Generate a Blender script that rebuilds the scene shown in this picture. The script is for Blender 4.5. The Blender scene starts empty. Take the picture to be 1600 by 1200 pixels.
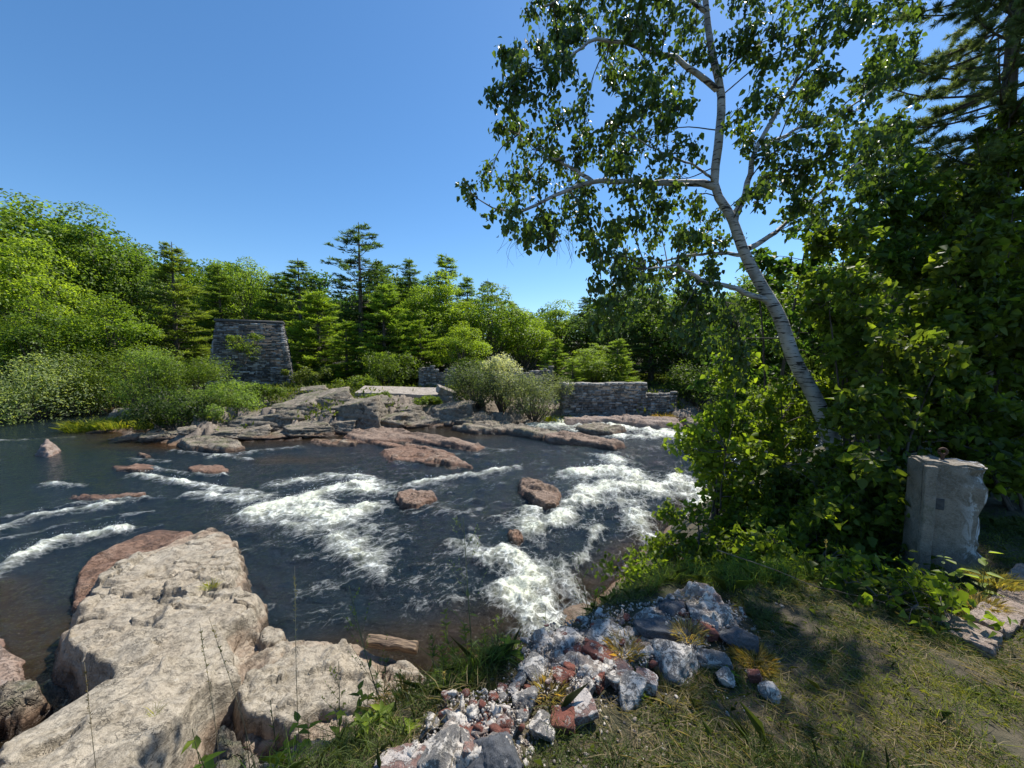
import bpy, math
import numpy as np
from mathutils import Vector, noise as mnoise
R = math.radians
C = bpy.context.scene.collection
scene = bpy.context.scene

# ------------------------------------------------------------------ camera, sky, sun, exposure
CAM = np.array([0.0, 0.0, 4.2])
FPX = 600.0                      # focal length in pixels of the 1600 wide photograph
PITCH = math.atan(40.0 / 600.0)
cam_d = bpy.data.cameras.new('camera')
cam = bpy.data.objects.new('camera', cam_d); C.objects.link(cam)
cam.location = CAM; cam.rotation_euler = (R(90) - PITCH, 0, 0)
cam_d.sensor_width = 36; cam_d.lens = 36 * FPX / 1600
cam_d.clip_start = 0.05; cam_d.clip_end = 3000
scene.camera = cam
SUN_AZ = R(42)      # from +Y towards +X
SUN_EL = R(57)
w = bpy.data.worlds.new('World'); scene.world = w; w.use_nodes = True
nt = w.node_tree; bg = nt.nodes['Background']
sky = nt.nodes.new('ShaderNodeTexSky'); sky.sky_type = 'NISHITA'; sky.sun_disc = False
sky.sun_elevation = SUN_EL; sky.sun_rotation = SUN_AZ
sky.altitude = 300; sky.air_density = 1.0; sky.dust_density = 0.25; sky.ozone_density = 5.0
hs = nt.nodes.new('ShaderNodeHueSaturation'); hs.inputs['Saturation'].default_value = 1.15; hs.inputs['Hue'].default_value = .497
nt.links.new(sky.outputs[0], hs.inputs['Color']); nt.links.new(hs.outputs[0], bg.inputs[0]); bg.inputs[1].default_value = 0.118
sl = bpy.data.lights.new('sun', 'SUN'); sl.energy = 4.6; sl.angle = R(0.5); sl.color = (1, .95, .86)
so = bpy.data.objects.new('sun', sl); C.objects.link(so)
sd = Vector((math.sin(SUN_AZ) * math.cos(SUN_EL), math.cos(SUN_AZ) * math.cos(SUN_EL), math.sin(SUN_EL)))
so.rotation_euler = sd.to_track_quat('Z', 'Y').to_euler(); so.location = (20, 20, 60)
scene.view_settings.view_transform = 'Standard'; scene.view_settings.look = 'None'
scene.view_settings.exposure = 0.55; scene.view_settings.gamma = 1
scene.cycles.transparent_max_bounces = 16; scene.cycles.max_bounces = 8
scene.cycles.caustics_reflective = False; scene.cycles.caustics_refractive = False

# ------------------------------------------------------------------ helpers
def ray(px, py):
    cx = (px - 800) / FPX; cy = (600 - py) / FPX
    f = np.array([0, math.cos(PITCH), -math.sin(PITCH)]); u = np.array([0, math.sin(PITCH), math.cos(PITCH)])
    return f + u * cy + np.array([cx, 0, 0])
def at(px, py, y):               # the point of that line of sight at distance y
    r = ray(px, py); return CAM + r * (y / r[1])
def gp(px, py, z=0.0):           # the point of that line of sight at height z
    r = ray(px, py); return CAM + r * ((z - CAM[2]) / r[2])

_rs = np.random.RandomState(7)
_G = _rs.normal(size=(4096, 3)); _G /= np.linalg.norm(_G, axis=1)[:, None]
def _h(i, j, k):
    return ((i * 73856093) ^ (j * 19349663) ^ (k * 83492791)) & 4095
def perlin(p):
    p = np.asarray(p, float); i = np.floor(p).astype(np.int64); f = p - i
    u = f * f * f * (f * (f * 6 - 15) + 10); out = 0
    for a in (0, 1):
        for b in (0, 1):
            for c in (0, 1):
                g = _G[_h(i[:, 0] + a, i[:, 1] + b, i[:, 2] + c)]
                d = g[:, 0] * (f[:, 0] - a) + g[:, 1] * (f[:, 1] - b) + g[:, 2] * (f[:, 2] - c)
                wx = u[:, 0] if a else 1 - u[:, 0]; wy = u[:, 1] if b else 1 - u[:, 1]; wz = u[:, 2] if c else 1 - u[:, 2]
                out = out + d * wx * wy * wz
    return out * 1.5
def fbm(p, o=4, gain=.5, ridged=False):
    s = 0; a = 1; p = np.asarray(p, float).copy(); t = 0
    for k in range(o):
        n = perlin(p + 17.3 * k)
        s = s + a * ((1 - 2 * np.abs(n)) if ridged else n); t += a; a *= gain; p = p * 2.03
    return s / t
def p3(x, y, z=0.0, s=1.0):
    x = np.asarray(x, float); return np.stack([x * s, np.asarray(y) * s + 0 * x, (z + 0 * x) * s], -1)
def voro(x, y, s=1.0, seed=0):   # F2-F1 of 2-D cells and a random value per cell
    x = x * s; y = y * s; ix = np.floor(x).astype(np.int64); iy = np.floor(y).astype(np.int64)
    f1 = np.full(x.shape, 9.0); f2 = np.full(x.shape, 9.0); cid = np.zeros(x.shape)
    for a in (-1, 0, 1):
        for b in (-1, 0, 1):
            h = _h(ix + a, iy + b, ix * 0 + seed)
            cx = ix + a + .5 + .45 * _G[h, 0]; cy = iy + b + .5 + .45 * _G[h, 1]
            d = np.hypot(x - cx, y - cy); m = d < f1
            f2 = np.where(m, f1, np.minimum(f2, d)); cid = np.where(m, _G[h, 2], cid); f1 = np.where(m, d, f1)
    return f2 - f1, cid
def sstep(a, b, x):
    t = np.clip((x - a) / (b - a), 0, 1); return t * t * (3 - 2 * t)

def mk(name, V, faces, mat=None, parent=None, tint=None, smooth=False, attrs=None, color=None, link=True):
    V = np.ascontiguousarray(V, np.float32)
    if not isinstance(faces, (list, tuple)): faces = [faces]
    faces = [np.asarray(f, np.int32) for f in faces if len(f)]
    me = bpy.data.meshes.new(name)
    me.vertices.add(len(V)); me.vertices.foreach_set('co', V.ravel())
    li = np.concatenate([f.ravel() for f in faces]); tot = np.concatenate([np.full(len(f), f.shape[1], np.int32) for f in faces])
    st = np.concatenate([[0], np.cumsum(tot)[:-1]]).astype(np.int32)
    me.loops.add(len(li)); me.loops.foreach_set('vertex_index', li)
    me.polygons.add(len(tot)); me.polygons.foreach_set('loop_start', st); me.polygons.foreach_set('loop_total', tot)
    if smooth: me.polygons.foreach_set('use_smooth', np.ones(len(tot), bool))
    if tint is not None:
        a = me.attributes.new('tint', 'FLOAT', 'POINT'); a.data.foreach_set('value', np.asarray(tint, np.float32))
    for k, v in (attrs or {}).items():
        a = me.attributes.new(k, 'FLOAT', 'POINT'); a.data.foreach_set('value', np.asarray(v, np.float32))
    me.update(calc_edges=True)
    if mat is not None: me.materials.append(mat)
    return mo(name, me, parent, color)
def mo(name, me, parent=None, color=None):
    o = bpy.data.objects.new(name, me); C.objects.link(o)
    if parent is not None: o.parent = parent
    if color is not None: o.color = (*color, 1)
    return o
def tag(o, label, cat, group=None, kind=None):
    o['label'] = label; o['category'] = cat
    if group: o['group'] = group
    if kind: o['kind'] = kind
    return o
def empty(name, loc, rz=0, scale=1):
    o = bpy.data.objects.new(name, None); C.objects.link(o); o.location = [float(v) for v in loc]
    o.rotation_euler = (0, 0, rz); o.scale = (scale,) * 3 if np.isscalar(scale) else scale
    o.empty_display_size = .2; return o

class MB:                        # collects pieces, becomes ONE mesh
    def __init__(s): s.V = []; s.F = {}; s.T = []; s.n = 0
    def add(s, V, F, t=0.5):
        V = np.asarray(V, float); F = np.asarray(F)
        if not len(F): return
        s.V.append(V); s.F.setdefault(F.shape[1], []).append(F + s.n); s.n += len(V)
        s.T.append(np.full(len(V), t) if np.isscalar(t) else np.asarray(t))
    def build(s, name, mat, parent=None, smooth=False, color=None):
        return mk(name, np.concatenate(s.V), [np.concatenate(f) for f in s.F.values()], mat, parent, np.concatenate(s.T), smooth, color=color)
def tube(P, rad, n=6):
    P = np.asarray(P, float); rad = np.asarray(rad, float) + 0 * P[:, 0]; k = len(P)
    T = np.gradient(P, axis=0); T /= np.linalg.norm(T, axis=1)[:, None] + 1e-9
    ref = np.array([0, 0, 1.0]) if abs(T[:, 2]).mean() < .8 else np.array([0, 1.0, 0])
    A = np.cross(T, ref); A /= np.linalg.norm(A, axis=1)[:, None] + 1e-9; B = np.cross(T, A)
    an = np.arange(n) * 2 * math.pi / n
    V = (P[:, None] + rad[:, None, None] * (A[:, None] * np.cos(an)[None, :, None] + B[:, None] * np.sin(an)[None, :, None])).reshape(-1, 3)
    i = np.arange(k - 1)[:, None] * n; j = np.arange(n)[None]; j2 = (j + 1) % n
    F = np.stack([i + j, i + j2, i + n + j2, i + n + j], -1).reshape(-1, 4)
    return V, F
def bez(pts, n):                 # smooth curve through points (Catmull-Rom)
    P = np.asarray(pts, float)
    if len(P) == 2: return P[0] + (P[1] - P[0]) * np.linspace(0, 1, n)[:, None]
    Q = np.vstack([2 * P[0] - P[1], P, 2 * P[-1] - P[-2]]); t = np.linspace(0, len(P) - 1 - 1e-6, n)
    i = t.astype(int); f = (t - i)[:, None]; a, b, c, d = Q[i], Q[i + 1], Q[i + 2], Q[i + 3]
    return .5 * (2 * b + (c - a) * f + (2 * a - 5 * b + 4 * c - d) * f ** 2 + (3 * b - a - 3 * c + d) * f ** 3)
def unit(v): return v / (np.linalg.norm(v, axis=-1, keepdims=True) + 1e-9)
def leaves(P, D, N, L, W, fold=.25, curl=0.15):   # leaf blades: base P, direction D, face normal N
    n = len(P); L = (np.zeros(n) + L)[:, None]; W = (np.zeros(n) + W)[:, None]
    D = unit(D); S = unit(np.cross(D, N)); N = np.cross(S, D)
    V = np.stack([P, P + D * L * .42 + S * W * .5 + N * W * fold, P + D * L - N * L * curl, P + D * L * .42 - S * W * .5 + N * W * fold], 1).reshape(-1, 3)
    return V, np.arange(n * 4).reshape(-1, 4)
def leaves6(P, D, N, L, W, fold=.2, curl=.12):     # ovate leaf folded on its midrib, for near plants
    n = len(P); L = (np.zeros(n) + L)[:, None]; W = (np.zeros(n) + W)[:, None]
    D = unit(D); S = unit(np.cross(D, N)); N = np.cross(S, D)
    a = P; t = P + D * L - N * L * curl
    l1 = P + D * L * .25 + S * W * .5 + N * W * fold; l2 = P + D * L * .62 + S * W * .36 + N * W * fold * .6 - N * L * curl * .4
    r1 = l1 - S * W; r2 = l2 - S * W * .72
    V = np.stack([a, l1, l2, t, r2, r1], 1).reshape(-1, 3); b = np.arange(n)[:, None] * 6
    return V, np.concatenate([b + np.array([[0, 1, 2, 3]]), b + np.array([[0, 3, 4, 5]])])
_box = np.array([[-1, -1, -1], [1, -1, -1], [1, 1, -1], [-1, 1, -1], [-1, -1, 1], [1, -1, 1], [1, 1, 1], [-1, 1, 1]]) * .5
_boxf = np.array([[0, 3, 2, 1], [4, 5, 6, 7], [0, 1, 5, 4], [1, 2, 6, 5], [2, 3, 7, 6], [3, 0, 4, 7]])
def rotz(V, a):
    c, s = math.cos(a), math.sin(a); V = np.asarray(V, float); return np.stack([V[..., 0] * c - V[..., 1] * s, V[..., 0] * s + V[..., 1] * c, V[..., 2]], -1)

# ------------------------------------------------------------------ materials
def newmat(name):
    m = bpy.data.materials.new(name); m.use_nodes = True; nt = m.node_tree; nt.nodes.clear()
    out = nt.nodes.new('ShaderNodeOutputMaterial'); return m, nt, out
class NT:
    def __init__(s, nt): s.nt = nt
    def n(s, t, **kw):
        nd = s.nt.nodes.new('ShaderNode' + t)
        for k, v in kw.items(): setattr(nd, k, v)
        return nd
    def l(s, a, b): s.nt.links.new(a, b)
    def val(s, inp, v):
        if hasattr(v, 'is_output') or isinstance(v, bpy.types.NodeSocket): s.l(v, inp)
        else: inp.default_value = v
    def math(s, op, a, b=0.0, c=0.0, clamp=False):
        m = s.n('Math', operation=op, use_clamp=clamp); s.val(m.inputs[0], a); s.val(m.inputs[1], b); s.val(m.inputs[2], c); return m.outputs[0]
    def mix(s, f, a, b, mode='MIX'):
        m = s.n('Mix', data_type='RGBA', blend_type=mode); s.val(m.inputs[0], f)
        s.val(m.inputs[6], a if not isinstance(a, tuple) or len(a) == 4 else (*a, 1)); s.val(m.inputs[7], b if not isinstance(b, tuple) or len(b) == 4 else (*b, 1)); return m.outputs[2]
    def noise(s, vec, scale, detail=4, rough=.55, dist=0.0):
        m = s.n('TexNoise'); s.l(vec, m.inputs['Vector']); m.inputs['Scale'].default_value = scale
        m.inputs['Detail'].default_value = detail; m.inputs['Roughness'].default_value = rough; m.inputs['Distortion'].default_value = dist; return m.outputs[0]
    def ramp(s, f, lo, hi, a=0.0, b=1.0):
        m = s.n('MapRange', interpolation_type='SMOOTHSTEP'); s.val(m.inputs[0], f); s.val(m.inputs[1], lo); s.val(m.inputs[2], hi); s.val(m.inputs[3], a); s.val(m.inputs[4], b); return m.outputs[0]
    def pos(s): return s.n('NewGeometry').outputs['Position']
    def attr(s, name): return s.n('Attribute', attribute_name=name).outputs['Fac']
    def mapping(s, vec, scale=(1, 1, 1), rot=(0, 0, 0)):
        m = s.n('Mapping'); s.l(vec, m.inputs[0]); m.inputs['Rotation'].default_value = rot; m.inputs['Scale'].default_value = scale; return m.outputs[0]
    def bump(s, h, strength=.5, dist=.02, normal=None):
        m = s.n('Bump'); s.l(h, m.inputs['Height']); m.inputs['Strength'].default_value = strength; m.inputs['Distance'].default_value = dist
        if normal is not None: s.l(normal, m.inputs['Normal'])
        return m.outputs[0]

def leaf_mat(name, trans=.45, rough=.5, spec=.3, var=.7, yellow=(1.28, 1.08, .6)):
    m, nt, out = newmat(name); n = NT(nt)
    oc = n.n('ObjectInfo').outputs['Color']; t = n.attr('tint')
    k = n.math('MULTIPLY_ADD', t, var * 1.4, 1 - var * .7)
    kk = n.n('CombineColor'); [n.l(k, kk.inputs[i]) for i in range(3)]
    col = n.mix(1.0, oc, kk.outputs[0], 'MULTIPLY')
    yel = n.mix(1.0, col, yellow, 'MULTIPLY')
    col = n.mix(n.ramp(t, .6, 1.0, 0, .8), col, yel)
    p = n.n('BsdfPrincipled'); n.l(col, p.inputs['Base Color']); p.inputs['Roughness'].default_value = rough; p.inputs['Specular IOR Level'].default_value = spec
    tr = n.n('BsdfTranslucent'); tc = n.mix(1.0, col, (2.0, 2.0, .75), 'MULTIPLY'); n.l(tc, tr.inputs[0])
    mx = n.n('MixShader'); mx.inputs[0].default_value = trans; n.l(p.outputs[0], mx.inputs[1]); n.l(tr.outputs[0], mx.inputs[2]); n.l(mx.outputs[0], out.inputs[0])
    return m
M = {}
M['leaf'] = leaf_mat('foliage leaves', trans=.52, var=.85)
M['needle'] = leaf_mat('pine needles', trans=.38, rough=.55, spec=.2)
M['birch_leaf'] = leaf_mat('birch leaves', trans=.48, rough=.38, spec=.5, var=.75)
M['grass'] = leaf_mat('grass blades', trans=.3, rough=.6, spec=.2, var=.6, yellow=(1.75, 1.3, .95))

def simple_bark():
    m, nt, out = newmat('bark'); n = NT(nt); v = n.n('TexCoord').outputs['Object']
    a = n.noise(n.mapping(v, (6, 6, 1.2)), 3.0, 5, .65)
    col = n.mix(n.ramp(a, .3, .7), (.035, .027, .02), (.15, .125, .10))
    p = n.n('BsdfPrincipled'); n.l(col, p.inputs[0]); p.inputs['Roughness'].default_value = .9
    n.l(n.bump(a, .8, .03), p.inputs['Normal']); n.l(p.outputs[0], out.inputs[0]); return m
def birch_bark():
    m, nt, out = newmat('birch bark'); n = NT(nt); v = n.pos()
    le = n.noise(n.mapping(v, (5, 5, 42), (0, R(-22), 0)), 1.0, 3, .6)
    pt = n.noise(v, 3.5, 4, .6, .6); fine = n.noise(n.mapping(v, (8, 8, 120)), 1.0, 2)
    col = n.mix(n.ramp(pt, .4, .7), (.46, .445, .42), (.21, .20, .185))
    col = n.mix(n.ramp(fine, .5, .7, 0, .4), col, (.42, .33, .27))
    col = n.mix(n.ramp(le, .55, .60), col, (.03, .026, .024))
    pk = n.noise(v, 1.9, 3, .7, 1.0); col = n.mix(n.ramp(pk, .66, .72), col, (.06, .05, .045))
    p = n.n('BsdfPrincipled'); n.l(col, p.inputs[0]); p.inputs['Roughness'].default_value = .7
    n.l(n.bump(le, .6, .015), p.inputs['Normal']); n.l(p.outputs[0], out.inputs[0]); return m
M['bark'] = simple_bark(); M['birch'] = birch_bark()

def rock_mat(name, a, b, c, wet=True, scale=1.0, wetz=.12, red=(.20, .085, .045), mossy=0.0, wet_dark=.35, bs=1.0, stm=.55, pitm=.6, rdm=.75):
    m, nt, out = newmat(name); n = NT(nt); v = n.pos()
    big = n.noise(v, .7 * scale, 5, .6, .5); mid = n.noise(v, 4.0 * scale, 6, .65, .8); fine = n.noise(v, 38 * scale, 5, .75)
    strat = n.noise(n.mapping(v, (1.2, 1.2, 7), (R(18), R(12), R(25))), 2.2 * scale, 5, .6, 1.2)
    col = n.mix(n.ramp(mid, .35, .65), a, b)
    col = n.mix(n.ramp(big, .45, .7, 0, .75), col, c)
    col = n.mix(n.ramp(strat, .52, .72, 0, stm), col, tuple(x * .55 for x in a))
    col = n.mix(n.ramp(fine, .35, .7, 0, .45), col, tuple(min(1, x * 1.45) for x in b))
    spk = n.noise(v, 110 * scale, 2, .8); col = n.mix(n.ramp(spk, .62, .7, 0, .7), col, tuple(x * .35 for x in a))
    lich = n.noise(v, 9 * scale, 5, .75, .3); col = n.mix(n.ramp(lich, .60, .68, 0, .45), col, (.34, .34, .31))
    vo = n.n('TexVoronoi', feature='DISTANCE_TO_EDGE'); wv = n.n('Vector'+'Math', operation='ADD'); nz = n.n('TexNoise'); n.l(v, nz.inputs[0]); nz.inputs['Scale'].default_value = 2.2 * scale; nz.inputs['Detail'].default_value = 6; nz.inputs['Roughness'].default_value = .65
    n.l(v, wv.inputs[0]); sc2 = n.n('VectorMath', operation='SCALE'); n.l(nz.outputs[1], sc2.inputs[0]); sc2.inputs[3].default_value = 1.6; n.l(sc2.outputs[0], wv.inputs[1])
    n.l(wv.outputs[0], vo.inputs['Vector']); vo.inputs['Scale'].default_value = 1.6 * scale
    crack = n.ramp(vo.outputs['Distance'], 0.0, .03, 1, 0); cm = n.ramp(n.noise(v, 2.6 * scale, 4), .47, .60); crack = n.math('MULTIPLY', crack, cm)
    col = n.mix(n.math('MULTIPLY', crack, .55), col, tuple(x * .35 for x in a))
    pit = n.noise(v, 16 * scale, 6, .8, .6); col = n.mix(n.ramp(pit, .56, .70, 0, pitm), col, tuple(x * .45 for x in a))
    rough = .88
    if mossy:
        up = n.n('SeparateXYZ'); n.l(n.n('NewGeometry').outputs['Normal'], up.inputs[0])
        mm = n.math('MULTIPLY', n.ramp(up.outputs[2], .5, .9), n.ramp(n.noise(v, 1.7, 4), .5, .62, 0, mossy)); col = n.mix(mm, col, (.07, .09, .025))
    if wet:
        z = n.n('SeparateXYZ'); n.l(v, z.inputs[0])
        zz = n.math('ADD', z.outputs[2], n.math('MULTIPLY', n.math('SUBTRACT', mid, .5), .25))
        wd = n.ramp(zz, wetz, wetz + .10, 1, 0); rd = n.ramp(zz, wetz + .06, wetz + .24, 1, 0)
        col = n.mix(n.math('MULTIPLY', rd, rdm), col, n.mix(mid, red, tuple(x * 1.7 for x in red)))
        dk = n.mix(1.0, col, (wet_dark,) * 3, 'MULTIPLY'); col = n.mix(wd, col, dk); rough = n.ramp(wd, 0, 1, .88, .25)
    p = n.n('BsdfPrincipled'); n.l(col, p.inputs[0]); n.val(p.inputs['Roughness'], rough); p.inputs['Specular IOR Level'].default_value = .35
    h = n.math('SUBTRACT', n.math('MULTIPLY', mid, .9), n.math('MULTIPLY', n.ramp(pit, .5, .7), .25)); h = n.math('ADD', h, n.math('ADD', n.math('MULTIPLY', fine, .22), n.math('MULTIPLY', strat, .5)))
    h = n.math('SUBTRACT', h, n.math('MULTIPLY', crack, .5))
    n.l(n.bump(h, bs, .07 / scale), p.inputs['Normal']); n.l(p.outputs[0], out.inputs[0]); return m
M['granite'] = rock_mat('pale river granite', (.20, .17, .125), (.39, .34, .265), (.31, .25, .18), red=(.20, .12, .075), bs=.75, stm=.45, pitm=.5, rdm=.45)
M['bankrock'] = rock_mat('grey brown ledge rock', (.115, .093, .07), (.30, .255, .195), (.19, .155, .11), scale=.6, mossy=.5, wetz=.05, red=(.13,.07,.04))
M['redrock'] = rock_mat('reddish wet rock', (.125, .088, .066), (.28, .205, .155), (.20, .135, .10), scale=.8, wetz=.02, red=(.15, .08, .05))
M['pinkrock'] = rock_mat('pink grey low rock', (.21, .15, .12), (.31, .25, .21), (.27, .18, .125), wetz=-.1, red=(.17, .10, .07))
M['limerock'] = rock_mat('lime crusted stone', (.16, .16, .165), (.42, .41, .40), (.24, .24, .25), wet=False, scale=3)
def lime_mat(name, grey, white, cover, tint=(.30, .12, .08), tintamt=.5):
    m, nt, out = newmat(name); n = NT(nt); v = n.pos()
    a = n.noise(v, 11, 7, .72, .8); b = n.noise(v, 45, 6, .8, .4); c = n.noise(v, 5, 4, .6, .5); d = n.noise(v, 140, 3, .8)
    col = n.mix(n.ramp(b, .35, .65), tuple(x * .6 for x in grey), tuple(x * 1.25 for x in grey))
    w_ = n.ramp(n.math('ADD', a, n.math('MULTIPLY', n.math('SUBTRACT', b, .5), .5)), cover, cover + .07)
    col = n.mix(n.math('MULTIPLY', w_, .85), col, n.mix(n.ramp(d, .35, .65), tuple(x * .75 for x in white), white))
    col = n.mix(n.ramp(n.math('ADD', c, n.math('MULTIPLY', n.math('SUBTRACT', b, .5), .5)), .60, .66, 0, tintamt), col, tint)
    col = n.mix(n.ramp(d, .60, .72, 0, .5), col, tuple(x * .35 for x in grey))
    p = n.n('BsdfPrincipled'); n.l(col, p.inputs[0]); p.inputs['Roughness'].default_value = .93
    h = n.math('ADD', n.math('ADD', n.math('MULTIPLY', a, .8), n.math('MULTIPLY', b, .45)), n.math('MULTIPLY', w_, .18)); h = n.math('ADD', h, n.math('MULTIPLY', d, .12))
    n.l(n.bump(h, 1.0, .022), p.inputs['Normal']); n.l(p.outputs[0], out.inputs[0]); return m
M['limerock'] = lime_mat('lime crusted stone', (.22, .205, .19), (.78, .71, .62), .46, (.30, .14, .09), .35)
M['darkstone'] = lime_mat('dark grey stone', (.095, .10, .11), (.30, .30, .31), .60, tintamt=.15)
M['brick'] = lime_mat('broken red brick', (.22, .075, .05), (.60, .52, .46), .53, (.12, .05, .035), .6)
M['pinkstone'] = lime_mat('faded pink brick', (.28, .17, .14), (.66, .60, .54), .48, (.30, .10, .06), .6)
M['mortar'] = lime_mat('crumbling mortar', (.34, .28, .235), (.78, .71, .62), .44, (.27, .12, .08), .55)
M['concrete'] = rock_mat('weathered concrete', (.19, .185, .17), (.27, .265, .25), (.21, .20, .18), wet=False, scale=2.2)
M['paleslab'] = rock_mat('pale old concrete', (.30, .25, .20), (.40, .35, .30), (.34, .29, .23), wet=False, scale=1.2)
M['paver'] = rock_mat('worn edging block', (.26, .19, .15), (.36, .29, .24), (.30, .22, .17), wet=False, scale=3)

def masonry_mat(dk=(.045, .044, .046), lt=(.48, .455, .42)):
    m, nt, out = newmat('field stone masonry'); n = NT(nt); v = n.pos(); t = n.attr('tint')
    f = n.noise(v, 6, 5, .7); g = n.noise(v, 30, 4, .7)
    col = n.mix(t, dk, lt); col = n.mix(n.ramp(f, .4, .7, 0, .5), col, (.16, .145, .125)); col = n.mix(n.ramp(g, .5, .75, 0, .5), col, (.36, .35, .33))
    st = n.noise(n.mapping(v, (2.2, 2.2, .35)), 1.3, 4, .6); col = n.mix(n.ramp(st, .56, .66, 0, .6), col, (.45, .44, .42))
    p = n.n('BsdfPrincipled'); n.l(col, p.inputs[0]); p.inputs['Roughness'].default_value = .9
    n.l(n.bump(n.math('ADD', f, g), .7, .04), p.inputs['Normal']); n.l(p.outputs[0], out.inputs[0]); return m
M['masonry'] = masonry_mat()
M['masonry_light'] = masonry_mat((.13, .12, .108), (.50, .465, .415))
def flat_mat(name, a, b, scale=5, rough=.85, metal=0.0, bump=.4):
    m, nt, out = newmat(name); n = NT(nt); v = n.pos(); f = n.noise(v, scale, 5, .7)
    p = n.n('BsdfPrincipled'); n.l(n.mix(n.ramp(f, .35, .65), a, b), p.inputs[0]); p.inputs['Roughness'].default_value = rough; p.inputs['Metallic'].default_value = metal
    n.l(n.bump(f, bump, .02), p.inputs['Normal']); n.l(p.outputs[0], out.inputs[0]); return m
M['core'] = flat_mat('mortar core', (.05, .05, .052), (.10, .098, .095), 8)
M['rust'] = flat_mat('rusted iron', (.05, .03, .022), (.11, .06, .04), 40, .7, .5)
M['stem'] = flat_mat('green stem', (.07, .09, .03), (.12, .13, .05), 20, .6)
M['drystem'] = flat_mat('dry stem', (.26, .20, .11), (.38, .31, .18), 20, .7)
def wood_mat():
    m, nt, out = newmat('weathered driftwood'); n = NT(nt); v = n.n('TexCoord').outputs['Object']
    f = n.noise(n.mapping(v, (2, 22, 22)), 2, 5, .6); p = n.n('BsdfPrincipled'); n.l(n.mix(n.ramp(f, .35, .65), (.07, .045, .03), (.30, .21, .13)), p.inputs[0]); p.inputs['Roughness'].default_value = .8
    n.l(n.bump(f, .8, .02), p.inputs['Normal']); n.l(p.outputs[0], out.inputs[0]); return m
M['wood'] = wood_mat()

# ------------------------------------------------------------------ terrain
def ycrest(x): return np.interp(x, [-30, -8, -4, -3, -1.3, -.5, .2, .8, 1.3, 2, 3, 5, 8, 14, 25, 60], [.8, .8, .8, .85, 1.2, 1.8, 2.3, 2.7, 2.95, 3.0, 3.4, 5.5, 8.5, 12, 17, 36])
def ynear(x): return np.interp(x, [-60, -20, -12, -7.6, -5, -3, -1.9, .3, 1.5, 2.7, 5, 9, 14, 25, 60], [6, 8, 7, 6, 5.4, 5.0, 5.3, 5.6, 6.5, 8, 10.5, 13.5, 16.5, 22, 45])
def yfar(x): return np.interp(x, [-120, -80, -45, -37, -33, -30, -27, -25, -19.4, -16, -13.9, -11.6, -9.6, -6.2, -1.6, 1.2, 8, 11, 14, 25, 60, 120], [34, 30, 27, 29, 34, 34, 28, 22.7, 19.6, 18.6, 19.4, 19.6, 20.7, 23.3, 24, 24.7, 24.9, 25.5, 26.5, 32, 62, 110])
def ground_z(x, y, detail=True):
    x = np.asarray(x, float); y = np.asarray(y, float) + 0 * x; shp = x.shape; x = x.ravel(); y = y.ravel()
    wob = .5 * fbm(p3(x, y, 3, .45), 3) if detail else 0 * x
    farw = 1.3 * fbm(p3(x, y, 9, .22), 4) if detail else 0 * x
    yc = ycrest(x); yw = ynear(x) + wob; yf = yfar(x) + farw
    t = np.clip((y - yc) / np.maximum(yw - yc, .3), 0, 1)
    hl = np.interp(t, [0, .1, .3, .6, 1], [2.5, 1.9, .35, -.08, -.25]); hm = np.interp(t, [0, .12, .4, 1], [2.5, 1.9, .7, 0]); hr = np.interp(t, [0, .15, .5, 1], [2.5, 2.25, 1.5, 0])
    k = sstep(-1.5, 0, x); k2 = sstep(1.5, 3.5, x); near = hl * (1 - k) + (hm * (1 - k2) + hr * k2) * k
    d = y - yf; far = 1.75 * (1 - np.exp(-np.maximum(d, 0) / 4.5)) + np.maximum(d - 26, 0) * .09
    far = far + np.clip(-x - 20, 0, 60) * .05 * sstep(8, 30, d)
    e = np.minimum(y - yw, yf - y); sh_ = sum(a_ * np.exp(-((x - cx_) / rx_) ** 2 - ((y - cy_) / ry_) ** 2) for a_, cx_, cy_, rx_, ry_ in ((.75, -9.0, 15.6, 2.6, 1.0), (.7, -5.6, 19.6, 2.0, 1.4), (.6, -1.5, 20.5, 2.4, 1.6)))
    bed = -np.minimum(.95, np.where(y - yw < yf - y, .55, .24) * np.maximum(e, 0)) - .04 - .22 * (1 - k) * (y - yw < 3)
    bed = np.minimum(bed + sh_, np.maximum(bed, -.16))
    z = np.where(y < yw, near, np.where(y < yf, bed, far))
    if detail:
        dc = np.hypot(x, y)
        n1 = fbm(p3(x, y, 0, .35), 5); n2 = fbm(p3(x, y, 5, 1.6), 4)
        rocky = np.where((y > yf), np.exp(-np.maximum(d, 0) / 9), np.where((y > yc) & (x < 1.5), 1, .3))
        z = z + np.where(y > yf, .55, .12) * n1 * sstep(0, 2, np.maximum(d, 0) + np.where(y < yw, 2, 0)) + .16 * n2 * rocky * sstep(1.2, 3, dc) + np.where(y < yc, .03 * n2, 0)
        z = np.where((y > yw) & (y < yf), bed + .25 * n1 + .08 * n2, z)
        z = z - .8 * np.exp(-((x - 3.3) ** 2 + (y - 3.55) ** 2) / .5)
        # worn step of layered rock along the far shore
        st, cid = voro(x + .6 * n1, (y + .5 * n2) * 1.7, .45, 5); s2, c2 = voro(x + .3 * n1 + .4 * y, (y + .3 * n2) * 1.9, 1.1, 8)
        z = z + np.where(y > yf, (.60 * cid * sstep(.0, .05, st) - .34 * (1 - sstep(0, .06, st)) + .28 * c2 * sstep(0, .06, s2) - .18 * (1 - sstep(0, .08, s2))) * np.exp(-np.maximum(d, 0) / 8) * sstep(.2, 1.2, d), 0)
    return z.reshape(shp)
def gz(x, y): return float(ground_z(np.array([x]), np.array([y]))[0])

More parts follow.
